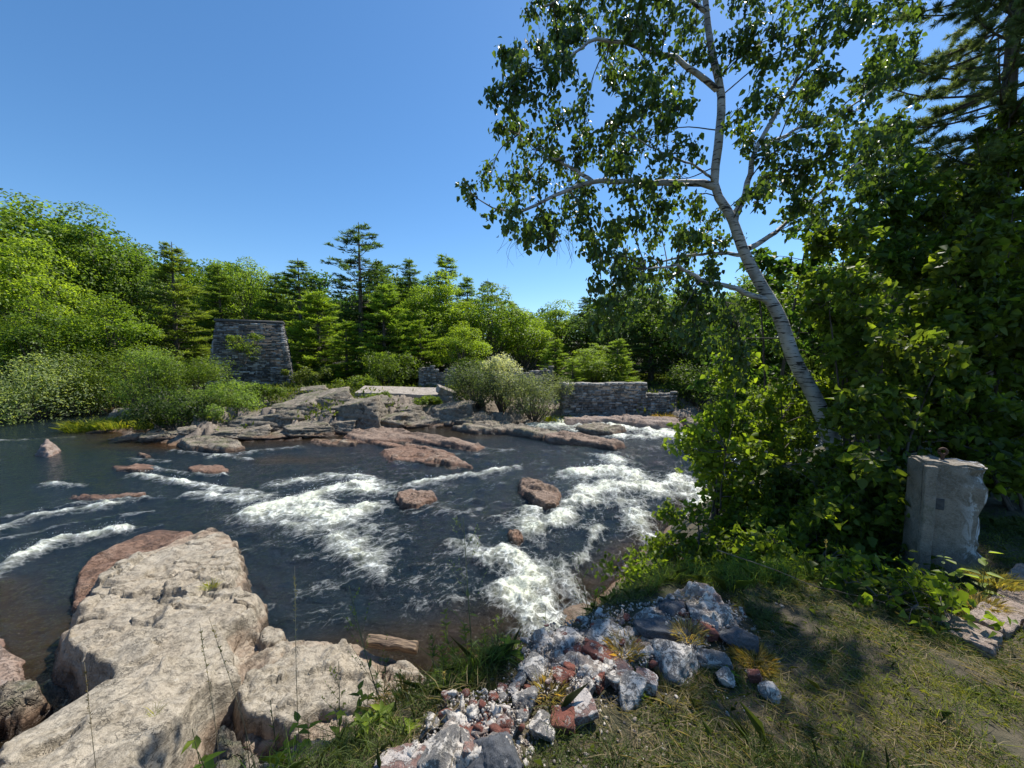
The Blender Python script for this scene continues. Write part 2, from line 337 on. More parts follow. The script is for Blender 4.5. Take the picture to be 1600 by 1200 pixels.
th = np.concatenate([np.linspace(-180, -66, 40)[:-1], np.linspace(-66, 66, 820), np.linspace(66, 180, 40)[1:]])
rr = np.concatenate([[.05, .3, .6], np.geomspace(.8, 90, 620), np.geomspace(93, 900, 30)])
TH, RR = np.meshgrid(np.radians(th), rr, indexing='ij'); X = RR * np.sin(TH); Y = RR * np.cos(TH)
Z = ground_z(X, Y); Z = np.where(RR > 120, Z * 1.0 + 0 * RR, Z)
Z = np.minimum(Z, 14)
Z = np.where(Y < -3, np.minimum(Z, 2.6), Z)
def gridfaces(a, b):
    i = np.arange(a - 1)[:, None] * b; j = np.arange(b - 1)[None]; return np.stack([i + j, i + b + j, i + b + j + 1, i + j + 1], -1).reshape(-1, 4)
xf, yf_ = X.ravel(), Y.ravel()
dfar = yf_ - yfar(xf); dn = yf_ - ycrest(xf); dw = yf_ - ynear(xf)
rockm = np.where(dfar > -1, np.clip(1.15 - dfar / 9, 0, 1), np.where(dw > -.3, 1, np.where(dn > 0, np.where(xf < -.5, 1.0, np.where(xf < 1.4, .6, .15)), 0.0)))
def ground_mat():
    m, nt, out = newmat('bank ground'); n = NT(nt); v = n.pos(); rk = n.attr('rock')
    big = n.noise(v, .9, 5, .6); mid = n.noise(v, 7, 6, .7); fine = n.noise(v, 60, 4, .75)
    soil = n.mix(n.ramp(mid, .35, .65), (.050, .042, .024), (.115, .092, .055)); soil = n.mix(n.ramp(fine, .45, .7, 0, .4), soil, (.18, .14, .085))
    soil = n.mix(n.ramp(big, .45, .6, 0, .7), soil, (.045, .06, .02))
    rock = n.mix(n.ramp(mid, .3, .7), (.11, .085, .065), (.27, .22, .17)); rock = n.mix(n.ramp(fine, .45, .7, 0, .5), rock, (.34, .30, .25))
    z = n.n('SeparateXYZ'); n.l(v, z.inputs[0]); under = n.ramp(z.outputs[2], -.05, .25, 1, 0)
    rock = n.mix(under, rock, n.mix(mid, (.10, .05, .022), (.20, .105, .045)))
    col = n.mix(n.ramp(n.math('ADD', rk, n.math('MULTIPLY', n.math('SUBTRACT', big, .5), .9)), .4, .6), soil, rock)
    p = n.n('BsdfPrincipled'); n.l(col, p.inputs[0]); p.inputs['Roughness'].default_value = .93
    n.l(n.bump(n.math('ADD', mid, n.math('MULTIPLY', fine, .4)), .8, .05), p.inputs['Normal']); n.l(p.outputs[0], out.inputs[0]); return m
g = mk('ground', np.stack([X, Y, Z], -1).reshape(-1, 3), gridfaces(*X.shape), ground_mat(), smooth=True, attrs={'rock': rockm}); g['kind'] = 'structure'

# ------------------------------------------------------------------ river
FOAM = [  # photo points of each streak of white water, half width in m, density
 ([(400,805),(450,788),(520,772),(575,760)], .6, 1.15), ([(440,800),(520,805),(575,800)], .6, 1.0), ([(500,800),(545,832),(565,862)], .6, .75), ([(440,757),(500,749),(560,748)], .5, .8), ([(565,860),(592,885),(590,912)], .3, .45),
 ([(400,800),(470,835),(520,850)], .22, .45),
 ([(210,743),(290,757),(350,768),(420,775)], .26, .8), ([(240,733),(300,742),(350,745)], .16, .6), ([(300,776),(390,784)], .35, .8), ([(120,762),(70,758)], .25, .7),
 ([(-60,850),(0,828),(50,812),(110,800),(170,794)], .28, .85), ([(-50,930),(0,898),(40,874),(90,850),(190,832)], .25, .8), ([(100,803),(250,777)], .15, .5), ([(0,812),(120,790),(230,780)], .12, .5), ([(30,880),(140,845),(250,822)], .12, .45), ([(0,845),(110,820),(240,800)], .12, .4),
 ([(570,772),(640,762),(700,749),(760,741),(805,731)], .26, .8), ([(560,775),(620,775)], .3, .6),
 ([(950,715),(975,735),(950,765),(900,790),(830,828)], .62, .9), ([(900,745),(960,745),(1030,765),(1110,800)], .72, .95), ([(985,790),(1005,830),(1035,850)], .5, .7), ([(1060,750),(1110,790)], .6, .8), ([(920,770),(1000,770)],.6,.7),
 ([(790,868),(830,895),(850,940),(860,985)], .42, 1.0), ([(905,885),(925,850),(930,815)], .16, .6), ([(800,925),(830,965),(850,985)], .4, 1.1), ([(870,895),(890,940),(900,970)], .34, .75), ([(820,830),(870,822),(940,830)], .25, .6),
 ([(700,852),(760,880),(800,885)], .2, .7), ([(735,840),(752,872),(770,900)], .14, .5), ([(640,790),(760,810),(830,820)], .2, .4), ([(600,900),(700,930),(640,950)], .3, .25), ([(830,800),(880,812)],.3,.7),
 ([(835,668),(900,664),(960,668),(1045,678)], 1.3, 1.0), ([(900,674),(980,684),(1055,684)], .7, .9), ([(860,658),(930,658),(990,664)], 1.0, .9),
 ([(330,716),(400,706),(465,700)], .3, .6), ([(270,705),(330,712),(390,720)], .2, .5), ([(-20,690),(60,687),(110,684)], .25, .5), ([(200,718),(260,722)], .2, .5), ([(750,700),(800,705)],.3,.25), ([(1000,700),(1080,705)],.5,.35),
]
py_rows = np.concatenate([[563, 566, 570, 576, 584, 594, 604], np.arange(612, 1100, 1.15), np.arange(1100, 1500, 12)])
rows = 4.2 * 600 / (py_rows - 560); rows = rows[::-1]
ths = np.concatenate([np.linspace(-80, -57, 14)[:-1], np.degrees(np.arctan(np.linspace(-1.5, 1.45, 1150))), np.linspace(57, 80, 12)[1:]])
TT, YY = np.meshgrid(np.tan(np.radians(ths)), rows, indexing='ij'); WX = (TT * YY).ravel(); WY = YY.ravel()
dens = np.zeros(WX.shape); fx = np.full(WX.shape, -.6); fy = np.full(WX.shape, -.4); wsum = np.ones(WX.shape)
for pts, hw, it in FOAM:
    P = bez([gp(a, b, 0)[:2] for a, b in pts], 14)
    far_w = hw
    best = np.full(WX.shape, 99.0); tx = np.zeros(WX.shape); ty = np.zeros(WX.shape)
    lo = P.min(0) - 4 * hw - .5; hi = P.max(0) + 4 * hw + .5
    sel = np.where((WX > lo[0]) & (WX < hi[0]) & (WY > lo[1]) & (WY < hi[1]))[0]
    x = WX[sel]; y = WY[sel]; b_ = best[sel]; sx = tx[sel]; sy = ty[sel]
    for a, b in zip(P[:-1], P[1:]):
        ab = b - a; t = np.clip(((x - a[0]) * ab[0] + (y - a[1]) * ab[1]) / (ab @ ab + 1e-9), 0, 1)
        d = np.hypot(x - a[0] - t * ab[0], y - a[1] - t * ab[1]); m = d < b_; b_ = np.where(m, d, b_); l = np.hypot(*ab) + 1e-9; sx = np.where(m, ab[0] / l, sx); sy = np.where(m, ab[1] / l, sy)
    g_ = np.exp(-(b_ / far_w) ** 2) * it
    dens[sel] = 1 - (1 - np.clip(dens[sel], 0, .98)) * (1 - np.clip(g_, 0, .98)); sgn = np.sign(-sx + .01 - .3 * sy); wg = np.exp(-(b_ / (2.2 * far_w)) ** 2) * 4
    fx[sel] += sx * sgn * wg; fy[sel] += sy * sgn * wg; wsum[sel] += wg
bedz = ground_z(WX, WY); depth = -bedz
# foam on the shallow ledges and around things
fleck = sstep(5, 7, WY) * (1 - sstep(15, 20, WY)) * sstep(-9, -4, WX) * np.clip(fbm(p3(WX * .6, WY, 21, 1.5), 3) + .12, 0, 1) * 1.1
dens = 1 - (1 - np.clip(dens, 0, .97)) * (1 - np.clip(fleck, 0, .27))
turb = np.clip(dens * (.80 + .75 * fbm(p3(WX, WY, 31, 1.7), 3)), 0, 1)
base = .018 * fbm(p3(WX * .8, WY * 1.3, 1, 1.4), 3) + .010 * fbm(p3(WX, WY, 2, 5.0), 3)
st_ = .14 * fbm(p3(WX, WY, 4, 1.1), 4, ridged=True) + .06 * fbm(p3(WX, WY, 6, 3.5), 3, ridged=True)
broad = np.clip(fbm(p3(WX, WY, 12, .5), 3) + .25, 0, 1)
rap = sstep(4, 7, WY) * (1 - sstep(15, 19, WY)) * sstep(-14, -6, WX)
WZ = base * (1 + 2.0 * rap) + .075 * rap * fbm(p3(WX * .7, WY, 14, 2.0), 5, .6) + (.07 + 1.15 * st_) * turb
WZ = WZ + .10 * np.exp(-((WX + 5.0) ** 2 + (WY - 11) ** 2) / 1.2) + .12 * np.exp(-((WX - 3.3) ** 2 + (WY - 13) ** 2) / 3)
WZ = WZ + .22 * sstep(22.2, 25.5, WY) * sstep(0, 4, WX)
def water_mat():
    m, nt, out = newmat('river water'); n = NT(nt); v = n.pos()
    dep = n.attr('depth'); den = n.attr('foam'); fu = n.attr('flow_u'); fv = n.attr('flow_v')
    lo = n.mapping(v, (1, 1, 1)); 
    mid = n.noise(n.mapping(v, (.7, 1.2, 1), (0, 0, R(20))), 2.6, 5, .6, .8); fine = n.noise(v, 13, 5, .65, .4)
    cv = n.n('CombineXYZ'); n.l(fu, cv.inputs[0]); n.l(fv, cv.inputs[1]); sz = n.n('SeparateXYZ'); n.l(v, sz.inputs[0]); n.l(n.math('MULTIPLY', sz.outputs[2], 1.6), cv.inputs[2])
    nz = n.n('TexNoise'); n.l(v, nz.inputs[0]); nz.inputs['Scale'].default_value = 1.3; nz.inputs['Detail'].default_value = 2
    sc = n.n('VectorMath', operation='SCALE'); n.l(nz.outputs[1], sc.inputs[0]); sc.inputs[3].default_value = .5
    ad = n.n('VectorMath', operation='ADD'); n.l(cv.outputs[0], ad.inputs[0]); n.l(sc.outputs[0], ad.inputs[1]); W = ad.outputs[0]; spark = n.noise(v, 24, 3, .7)
    def lace(scale, wdt):
        vo = n.n('TexVoronoi', feature='DISTANCE_TO_EDGE'); n.l(W, vo.inputs['Vector']); vo.inputs['Scale'].default_value = scale; return n.ramp(vo.outputs['Distance'], 0, wdt, 1, 0)
    l1 = lace(3.4, .20); l2 = lace(10, .22); n1 = n.math('MULTIPLY_ADD', n.noise(W, 2.6, 8, .72, .3), .6, n.math('MULTIPLY', n.noise(v, 4.5, 6, .72, .5), .4)); n2 = n.noise(v, 30, 5, .75)
    tex = n.math('ADD', n.math('MULTIPLY', l1, .16), n.math('ADD', n.math('MULTIPLY', l2, .14), n.math('ADD', n.math('MULTIPLY', n1, 1.15), n.math('MULTIPLY', n2, .45))))
    f = n.math('ADD', n.math('MULTIPLY', den, .80), tex)
    foam = n.ramp(f, 1.36, 1.72, 0, .9)
    foam_s = n.math('MAXIMUM', n.ramp(f, 1.12, 1.5, 0, .25), n.math('MULTIPLY', n.ramp(spark, .68, .74), n.ramp(den, .02, .25, 0, .7)))
    wet = n.mix(n.ramp(dep, .15, .75), (.030, .020, .009), (.008, .015, .020))
    aer = n.mix(n.ramp(den, .35, 1.0, 0, .85), wet, (.27, .29, .17))
    p = n.n('BsdfPrincipled'); n.l(aer, p.inputs[0]); p.inputs['Roughness'].default_value = .07; p.inputs['IOR'].default_value = 1.33; p.inputs['Specular IOR Level'].default_value = .5
    tex_b = n.math('ADD', n.math('MULTIPLY', mid, .75), n.math('MULTIPLY', fine, .28))
    tb = n.math('ADD', tex_b, n.math('MULTIPLY', n2, n.math('MULTIPLY_ADD', den, .35, .07)))
    bmp = n.bump(tb, .9, .20); n.l(bmp, p.inputs['Normal'])
    tr = n.n('BsdfTransparent'); tr.inputs[0].default_value = (.78, .62, .36, 1)
    mt = n.n('MixShader'); n.l(n.ramp(dep, .02, .30, .6, 0), mt.inputs[0]); n.l(p.outputs[0], mt.inputs[1])
    gl = n.n('BsdfGlossy'); gl.inputs[1].default_value = .06; n.l(bmp, gl.inputs['Normal']); fr = n.n('Fresnel'); fr.inputs[0].default_value = 1.33; n.l(bmp, fr.inputs['Normal'])
    ms = n.n('MixShader'); n.l(fr.outputs[0], ms.inputs[0]); n.l(tr.outputs[0], ms.inputs[1]); n.l(gl.outputs[0], ms.inputs[2]); n.l(ms.outputs[0], mt.inputs[2])
    fo = n.n('BsdfPrincipled'); n.l(n.mix(n.ramp(den, .6, 1.0, 0, .8), n.mix(n2, (.58, .61, .58), (.82, .84, .82)), n.mix(n2, (.58, .60, .40), (.84, .85, .68))), fo.inputs[0]); fo.inputs['Roughness'].default_value = .55
    n.l(n.bump(tex, .6, .05), fo.inputs['Normal'])
    m2 = n.n('MixShader'); n.l(n.math('MAXIMUM', foam, foam_s), m2.inputs[0]); n.l(mt.outputs[0], m2.inputs[1]); n.l(fo.outputs[0], m2.inputs[2]); n.l(m2.outputs[0], out.inputs[0])
    return m
# flow-aligned coordinates so the foam stretches along each streak
ang = np.arctan2(fy / wsum, fx / wsum); ca, sa = np.cos(ang), np.sin(ang)
U_ = (WX * ca + WY * sa) * .35; V_ = (-WX * sa + WY * ca) * 1.2
angq = np.round(ang / .6) * .6
U_ = .55 * (WX * .86 + WY * .5); V_ = 1.2 * (WY * .86 - WX * .5)
right = sstep(-4, 4.5, WX); U_ = U_ * (1 - right) + right * (1.1 * (WX * .92 - WY * .38) + 6.3); V_ = V_ * (1 - right) + right * (.75 * (WX * .38 + WY * .92) + 3.1)
rv = mk('river', np.stack([WX, WY, WZ], -1), gridfaces(*TT.shape), water_mat(), smooth=True, attrs={'depth': depth, 'foam': turb, 'flow_u': U_, 'flow_v': V_}); rv['kind'] = 'structure'

rs = np.random.RandomState(33); ck = np.where((turb > .72) & (WY < 18) & (WY > 5))[0]; ck = rs.choice(ck, 5200); sV, sF = np.array([[0, 0, 1], [.94, 0, -.33], [-.47, .82, -.33], [-.47, -.82, -.33]]), np.array([[0, 1, 2], [0, 2, 3], [0, 3, 1], [1, 3, 2]])
sc_ = rs.uniform(.003, .010, len(ck)) * (WY[ck] / 9); cp = np.stack([WX[ck], WY[ck], WZ[ck]], -1) + np.stack([rs.normal(size=len(ck)) * .06, rs.normal(size=len(ck)) * .06, np.abs(rs.normal(size=len(ck))) * .075], -1)
o = mk('spray', (cp[:, None] + sV[None] * sc_[:, None, None]).reshape(-1, 3), (np.arange(len(ck))[:, None, None] * 4 + sF[None]).reshape(-1, 3), flat_mat('spray drops', (.8, .82, .82), (.9, .9, .9), 5, .2)); o['label'] = 'fine white spray drops leaping over the rapids'; o['category'] = 'spray'; o['kind'] = 'stuff'

# ------------------------------------------------------------------ rocks
def poly_sd(x, y, P):            # signed distance, positive inside
    P = np.asarray(P, float); d = np.full(x.shape, 1e9); ins = np.zeros(x.shape, bool); n = len(P)
    for i in range(n):
        a = P[i]; b = P[(i + 1) % n]; ab = b - a; t = np.clip(((x - a[0]) * ab[0] + (y - a[1]) * ab[1]) / (ab @ ab + 1e-12), 0, 1)
        d = np.minimum(d, np.hypot(x - a[0] - t * ab[0], y - a[1] - t * ab[1]))
        c = ((a[1] > y) != (b[1] > y)) & (x < (b[0] - a[0]) * (y - a[1]) / (b[1] - a[1] + 1e-12) + a[0]); ins ^= c
    return np.where(ins, d, -d)
def slab(name, P, ztop, zbase, res, edge, mat, seed=0, rough=.05, crack=.04, wob=.12, round_=.5, terr=0.0, disp=.04):
    P = np.asarray(P, float); lo = P.min(0) - .35; hi = P.max(0) + .35
    nx = int((hi[0] - lo[0]) / res) + 2; ny = int((hi[1] - lo[1]) / res) + 2
    x, y = np.meshgrid(np.linspace(lo[0], hi[0], nx), np.linspace(lo[1], hi[1], ny), indexing='ij'); sh = x.shape; x = x.ravel(); y = y.ravel()
    sc = 1.0 / max(.5, min(2.0, (hi - lo).max() / 3))
    d = poly_sd(x, y, P) + wob * 1.3 * fbm(p3(x, y, seed, 1.6 * sc), 4) + wob * .3 * fbm(p3(x, y, seed + 3, 7 * sc), 3)
    e = sstep(-.02, edge, d); zt = ztop(x, y) if callable(ztop) else ztop
    n1 = fbm(p3(x, y, seed + 1, 1.1 * sc), 5); n2 = fbm(p3(x + .25 * n1, y, seed + 2, 3.2 * sc), 5, .55, True)
    st, cid = voro(x + .35 * n1, y + .35 * n2, 1.5 * sc, seed); crk = 1 - sstep(0, .09, st)
    z = zbase + (zt - zbase) * (e ** .7) * (1 - round_ * .15) + (rough * 2.2 * n1 + rough * n2 + .5 * terr * cid - crack * crk * sstep(-.1, .3, n1 + .1)) * e
    z = z + (zt - zbase) * round_ * .15 * sstep(0, edge * 5, d)
    bed_ = z + .22 * (x * .5 + y * .35) + .10 * n1; stp = .16 / sc ** .5; q_ = bed_ / stp; fr_ = q_ - np.floor(q_); z = z + (sstep(.30, .70, fr_) - fr_) * stp * .55 * sstep(0, .1, d)      # bedding steps
    s2, c2 = voro(x + .3 * n2 + .2 * n1, (y + .3 * n1) * 1.3, 4.2 * sc, seed + 4); z = z + (.03 * c2 * sstep(0, .1, s2) - .025 * (1 - sstep(0, .09, s2))) * np.clip(n1 * 3 + .5, 0, 1) * (rough / .05) ** .5 / sc
    z = z + .012 * fbm(p3(x, y, seed + 8, 14 * sc), 4, .6, True) * (rough / .05)
    V = np.stack([x, y, z], -1); q = V * 2.6 * sc + seed
    V = V + disp * np.stack([fbm(q + 5, 3), fbm(q + 9, 3), .4 * fbm(q * 2 + 2, 3)], -1) * 2
    F = gridfaces(*sh); keep = (d[F] > -.12).any(1); F = F[keep]; u, inv = np.unique(F, return_inverse=True)
    return mk(name, V[u], inv.reshape(F.shape), mat, smooth=True)
def outline(pts, z): return [gp(a, b, z(b) if callable(z) else z)[:2] for a, b in pts]
zr = lambda py: np.interp(py, [815, 900, 1000, 1080, 1200], [.16, .34, .52, .70, .9])
main = [(330,815),(371,827),(381,852),(406,879),(404,907),(422,925),(420,953),(385,976),(399,1012),(413,1040),(381,1054),(339,1077),(317,1109),(275,1150),(262,1200),(230,1260),(30,1290),(-110,1330),(-120,1230),(-60,1165),(20,1120),(80,1090),(134,1057),(96,1032),(66,1012),(70,975),(104,942),(128,906),(197,870),(284,833)]
def ztop_main(x, y): return np.interp(y, [2.2, 2.8, 3.4, 4.2, 5.2, 7, 9.4], [.86, .92, .78, .64, .50, .34, .15]) + .04 * (x + 5) * (y < 6)
big = slab('river_rock', outline(main, zr), ztop_main, -.35, .02, .28, M['granite'], 3, .075, .09, .12, .7, .06, .08)
tag(big, 'huge pale tan rock sloping into the river at the left foreground', 'rock')
SL = [ # name-label, points, zoutline, ztop, edge, mat, res, rough
 ('wet rust brown rock shelf along the left side of the huge pale rock', [(310,822),(345,850),(300,920),(200,980),(140,1000),(95,975),(84,930),(112,885),(170,848),(250,824)], .05, .13, .3, 'redrock', .03, .03),
 ('flat pink and grey rock at the left edge beside the huge pale rock', [(-160,955),(0,962),(45,985),(85,1000),(90,1060),(60,1110),(0,1150),(-170,1200)], .12, .13, .45, 'pinkrock', .03, .03),
 ('small angular block leaning on the right flank of the huge pale rock', [(392,985),(430,970),(452,992),(440,1010),(400,1016)], .3, .38, .12, 'granite', .015, .03),
 ('broad shaded rock at the water edge right of the huge pale rock', [(418,1035),(455,1008),(500,998),(545,1000),(592,1022),(612,1050),(608,1085),(560,1110),(500,1120),(440,1150),(380,1130),(350,1095),(375,1050)], .38, .42, .12, 'granite', .022, .06),
 ('low wet shelf of rock spreading under the shaded rock and the log', [(360,1000),(400,985),(470,1000),(560,1000),(640,1030),(700,1075),(690,1150),(560,1200),(380,1200),(300,1120)], .15, .22, .2, 'granite', .025, .07),
 ('rough grey rock under the weeds between two larger rocks', [(300,1150),(330,1115),(380,1095),(430,1140),(520,1120),(590,1130),(560,1230),(380,1280),(280,1240)], .62, .62, .3, 'bankrock', .022, .09),
 ('grey angular block in the dark gap left of the huge rock', [(30,1052),(92,1066),(90,1082),(28,1110),(-30,1130),(-30,1080)], .28, .36, .14, 'bankrock', .02, .05),
 ('pale rounded rock cut by the bottom left corner', [(-60,1130),(0,1137),(24,1170),(10,1210),(-60,1240)], .7, .75, .2, 'granite', .02, .04),
 ('red brown pointed rock slab between the two right hand rapids', [(803,752),(830,752),(862,763),(884,772),(876,797),(852,800),(825,787),(806,770)], .10, .25, .25, 'redrock', .025, .07),
 ('flat red brown rock in midstream right of the left boil', [(608,776),(640,764),(686,768),(689,781),(652,797),(620,793)], .1, .2, .25, 'redrock', .025, .04),
 ('wide layered reddish slab in the middle of the river', [(583,705),(640,695),(705,703),(750,728),(752,735),(700,732),(640,723),(598,722)], .08, .16, .45, 'redrock', .04, .07),
 ('low broken ledge joining the two reddish slabs in midstream', [(560,690),(620,692),(680,698),(700,706),(650,704),(600,700)], .05, .12, .35, 'redrock', .04, .08),
 ('small tan ledge trailing off the red slab toward the left', [(470,690),(520,686),(565,690),(560,697),(500,698)], .05, .13, .3, 'bankrock', .04, .08),
 ('long narrow red ledge reaching from far shore toward midstream', [(525,684),(560,668),(600,664),(655,678),(720,685),(768,697),(748,706),(690,697),(640,690),(560,692)], .12, .25, .5, 'redrock', .05, .07),
 ('thin flat brown rock just above water left of center', [(283,733),(310,724),(356,727),(368,736),(330,743),(293,741)], .05, .12, .25, 'redrock', .035, .03),
 ('dark low sliver of rock upstream of the left streaks', [(168,728),(230,725),(264,731),(212,738),(173,736)], .05, .12, .2, 'redrock', .035, .03),
 ('long low brown rock awash among the left white streaks', [(93,771),(150,772),(236,769),(238,779),(150,784),(103,779)], .05, .10, .2, 'redrock', .03, .03),
 ('lone pinkish boulder standing in the calm water at far left', [(46,713),(58,694),(85,690),(104,702),(82,714)], .05, .5, .5, 'pinkrock', .03, .04),
 ('broad flat shore slab below the leafy bushes at left', [(272,692),(330,685),(377,690),(388,700),(350,707),(288,702)], .12, .3, .25, 'bankrock', .035, .05),
 ('small dark wet rock at the head of the near rapid', [(786,829),(812,830),(826,846),(812,856),(792,850)], .04, .16, .15, 'redrock', .02, .05),
 ('low dark rock poking out between the flat slabs at left', [(205,711),(225,708),(245,713),(225,718)], .03, .14, .2, 'bankrock', .03, .03),
 ('brown ledge splitting the far white rapid', [(842,682),(880,676),(930,684),(985,695),(960,700),(900,693),(855,690)], .15, .30, .3, 'redrock', .05, .08),
 ('flat dark rock inside the far white rapid', [(893,668),(930,664),(985,670),(960,677),(915,676)], .2, .40, .3, 'bankrock', .05, .06),
 ('tan rock shelf at the foot of the long stone wall', [(870,655),(960,653),(1060,656),(1075,667),(1010,666),(940,660),(880,662)], .25, .48, .4, 'pinkrock', .05, .07),
 ('dark layered shore ledge left of the far rapid', [(700,668),(760,662),(830,668),(880,678),(850,686),(790,676),(740,676)], .15, .34, .3, 'bankrock', .05, .10),
 ('low rocks at the upstream bend behind the leafy shrub', [(1060,662),(1110,655),(1180,660),(1230,672),(1150,674),(1090,670)], .2, .45, .3, 'bankrock', .06, .10),
]
for i, (lab, pts, z0, zt, ed, mt, res, rg) in enumerate(SL):
    o = slab('river_rock', outline(pts, z0), zt, -.3, res, ed, M[mt], 20 + i * 3, rg, .05, .1, .5, .04, .035); tag(o, lab, 'rock')

import bmesh
def ico(sub):
    bm = bmesh.new(); bmesh.ops.create_icosphere(bm, subdivisions=sub, radius=1); V = np.array([v.co[:] for v in bm.verts]); F = np.array([[v.index for v in f.verts] for f in bm.faces]); bm.free(); return V, F
ICO = {k: ico(k) for k in (3, 4, 5)}
def rockmesh(dims, seed, npl=12, sub=4, rough=.06, box=.0, bed=False):
    rs = np.random.RandomState(seed); V, F = ICO[sub]; V = unit(V)
    N = unit(rs.normal(size=(npl, 3))); D = rs.uniform(.62, .95, npl)
    if box: N = np.vstack([N, np.eye(3), -np.eye(3)]); D = np.concatenate([D + .25, np.full(6, box)])
    if bed:
        J = unit(np.array([[-.18, -.22, 1], [.9, .35, .12], [-.9, -.35, -.12], [-.3, .9, .2], [.35, -.9, .25], [.6, -.7, .5], [-.6, -.6, .6], [-.8, .5, .45]])) + rs.normal(size=(8, 3)) * .10
        N = np.vstack([unit(J), N[:4]]); D = np.concatenate([[.5], rs.uniform(.62, .92, 7), rs.uniform(.75, .95, 4)])
    dt = V @ N.T; r = np.where(dt > .02, D / np.maximum(dt, .02), 9).min(1); r = np.minimum(r, 1.35)
    P = V * r[:, None]; P = P + V * (rough * 1.6 * fbm(P * 1.7 + seed, 4) + rough * .6 * fbm(P * 6 + seed, 3))[:, None]
    if bed:
        q = (P[:, 2] + .2 * P[:, 0] + .25 * P[:, 1]) / .24 + .5 * fbm(P * 1.5 + seed, 2); k_ = np.floor(q).astype(int) + 40; off = rs.uniform(-.10, .06, 90)[np.clip(k_, 0, 89)]; fr_ = q - np.floor(q)
        P[:, :2] *= (1 + off - .09 * np.exp(-((fr_ - .02) / .10) ** 2))[:, None]
    return P * np.asarray(dims) * .5 / .85, F
BR = [ # far shore boulders: px, py of base, width px, height px, label
 (410,668,95,30,'rounded pale ledge boulder above the far shoreline left of center'),(455,650,70,26,'dark cracked boulder behind the pale ledge boulder'),
 (498,640,80,32,'tall sloping grey outcrop near the foot of the stone tower'),(545,655,90,34,'broad grey outcrop block in the middle of the far ledge'),
 (470,680,70,20,'low rock at the water edge under the pale ledge boulder'),(432,690,60,14,'thin shoreline rock left of the pair of slabs'),
 (520,678,60,26,'blocky dark rock at the shoreline before the grey outcrop'),(590,672,70,24,'dark wedge of rock right of the broad outcrop'),
 (622,665,55,22,'angular rock beside the red ledge'),(655,672,55,20,'low cracked rock at the shoreline right of the red ledge'),
 (700,660,80,34,'large grey outcrop below the broken concrete blocks'),(735,668,60,22,'sloping dark rock left of the silver willow'),
 (675,650,50,22,'square grey rock under the pale slab'),(385,685,60,18,'flat brown rock below the leafy bush'),
 (350,683,60,14,'dark rock in the shade of the leafy bushes'),(240,690,60,14,'low dark rock under the leafy bush at left'),
 (195,692,40,12,'small dark rock at the tip of the island'),(165,632,40,18,'pale rock in the side channel behind the grass'),
 (185,652,34,14,'small pale rock beside the yellow grass'),(150,682,36,12,'small brown rock at the island corner'),
 (575,640,60,20,'grey rock in the greenery left of the pale slab'),(480,618,50,16,'top rock of the outcrop beside the stone tower'),
 (770,672,50,14,'low dark ledge rock in front of the silver willow'),(640,650,40,18,'grey rock half covered by green plants')]
for i, (px, py, wp, hp, lab) in enumerate(BR):
    # find where the line of sight meets the ground
    ys = np.linspace(17, 36, 120); Pp = np.array([at(px, py, y) for y in ys]); dz = Pp[:, 2] - ground_z(Pp[:, 0], Pp[:, 1]); k = int(np.argmax(dz < 0)) or 60
    c = Pp[k]; y = c[1]; W_ = wp / 600 * y * 1.15; H_ = hp / 600 * y * 1.75
    P, F = rockmesh((W_, W_ * .7, H_), 50 + i, 13, 5, .06, bed=True); P = rotz(P, .35 * math.sin(i * 1.7))
    o = mk('boulder', P, F, M['bankrock'] if i % 3 else M['bankrock'], smooth=False); o.location = (c[0], y + W_ * .2, c[2] + H_ * .12); tag(o, lab, 'rock')

rs = np.random.RandomState(15); proto_m = []
for k in range(6):
    P, F = rockmesh((1, .75, .5), 800 + k, 10, 4, .06, bed=True); o = mk('ledge_stone', P, F, M['bankrock']); proto_m.append(o.data); bpy.data.objects.remove(o)
for k in range(60):
    px = rs.uniform(180, 860); x0 = None
    ys = 24.0; x = (px - 800) / 600 * 22; yy = float(yfar(np.array([x]))[0]) + rs.uniform(-.3, 6.5) ** 1.0; x = (px - 800) / 600 * yy; z = gz(x, yy)
    o = mo('ledge_stone', proto_m[k % 6]); s = rs.uniform(.35, 1.2); o.location = (x, yy, z + .05 * s); o.scale = (s, s * rs.uniform(.7, 1.1), s * rs.uniform(.5, 1.0)); o.rotation_euler = (0, R(rs.uniform(-8, 8)), rs.uniform(-.5, .5)); tag(o, 'small angular stones scattered over the far ledge', 'rock', 'small stones on the far ledge')

# ------------------------------------------------------------------ ruined stonework
def stone_wall(mb, a, b, zb, zt_fn, thick, rs, course=(.10, .2), batter=0.0, stone=(.3, .8), jag=.0, out=None):
    """courses of separate stones on the side facing the viewer, from plan point a to b"""
    a = np.array(a, float); b = np.array(b, float); L0 = np.linalg.norm(b - a); u = (b - a) / L0; nrm = np.array([u[1], -u[0]])
    z = zb
    while True:
        h = rs.uniform(*course); f = z - zb
        inset = batter * f; s = batter * f if out is None else out * f
        if z + h > zt_fn(.5) + .4: break
        x = s - rs.uniform(0, .2)
        while x < L0 - s:
            wd = rs.uniform(*stone); x0 = max(x, s); x1 = min(x + wd, L0 - s)
            if x1 - x0 > .06 and rs.rand() > .03 and z + h * .6 < zt_fn((x0 + x1) / 2 / L0):
                c = a + u * (x0 + x1) / 2 - nrm * (inset + thick / 2 - 0) + nrm * rs.uniform(-.05, .08)
                V = _box * np.array([x1 - x0 - rs.uniform(.01, .03), thick, h - rs.uniform(.01, .025)]) + rs.uniform(-.034, .034, (8, 3))
                V = V @ np.array([[u[0], u[1], 0], [-nrm[0], -nrm[1], 0], [0, 0, 1]]); V = V + np.array([c[0], c[1], z + h / 2])
                mb.add(V, _boxf, rs.uniform(0, 1) ** 2.4)
            x += wd
        z += h
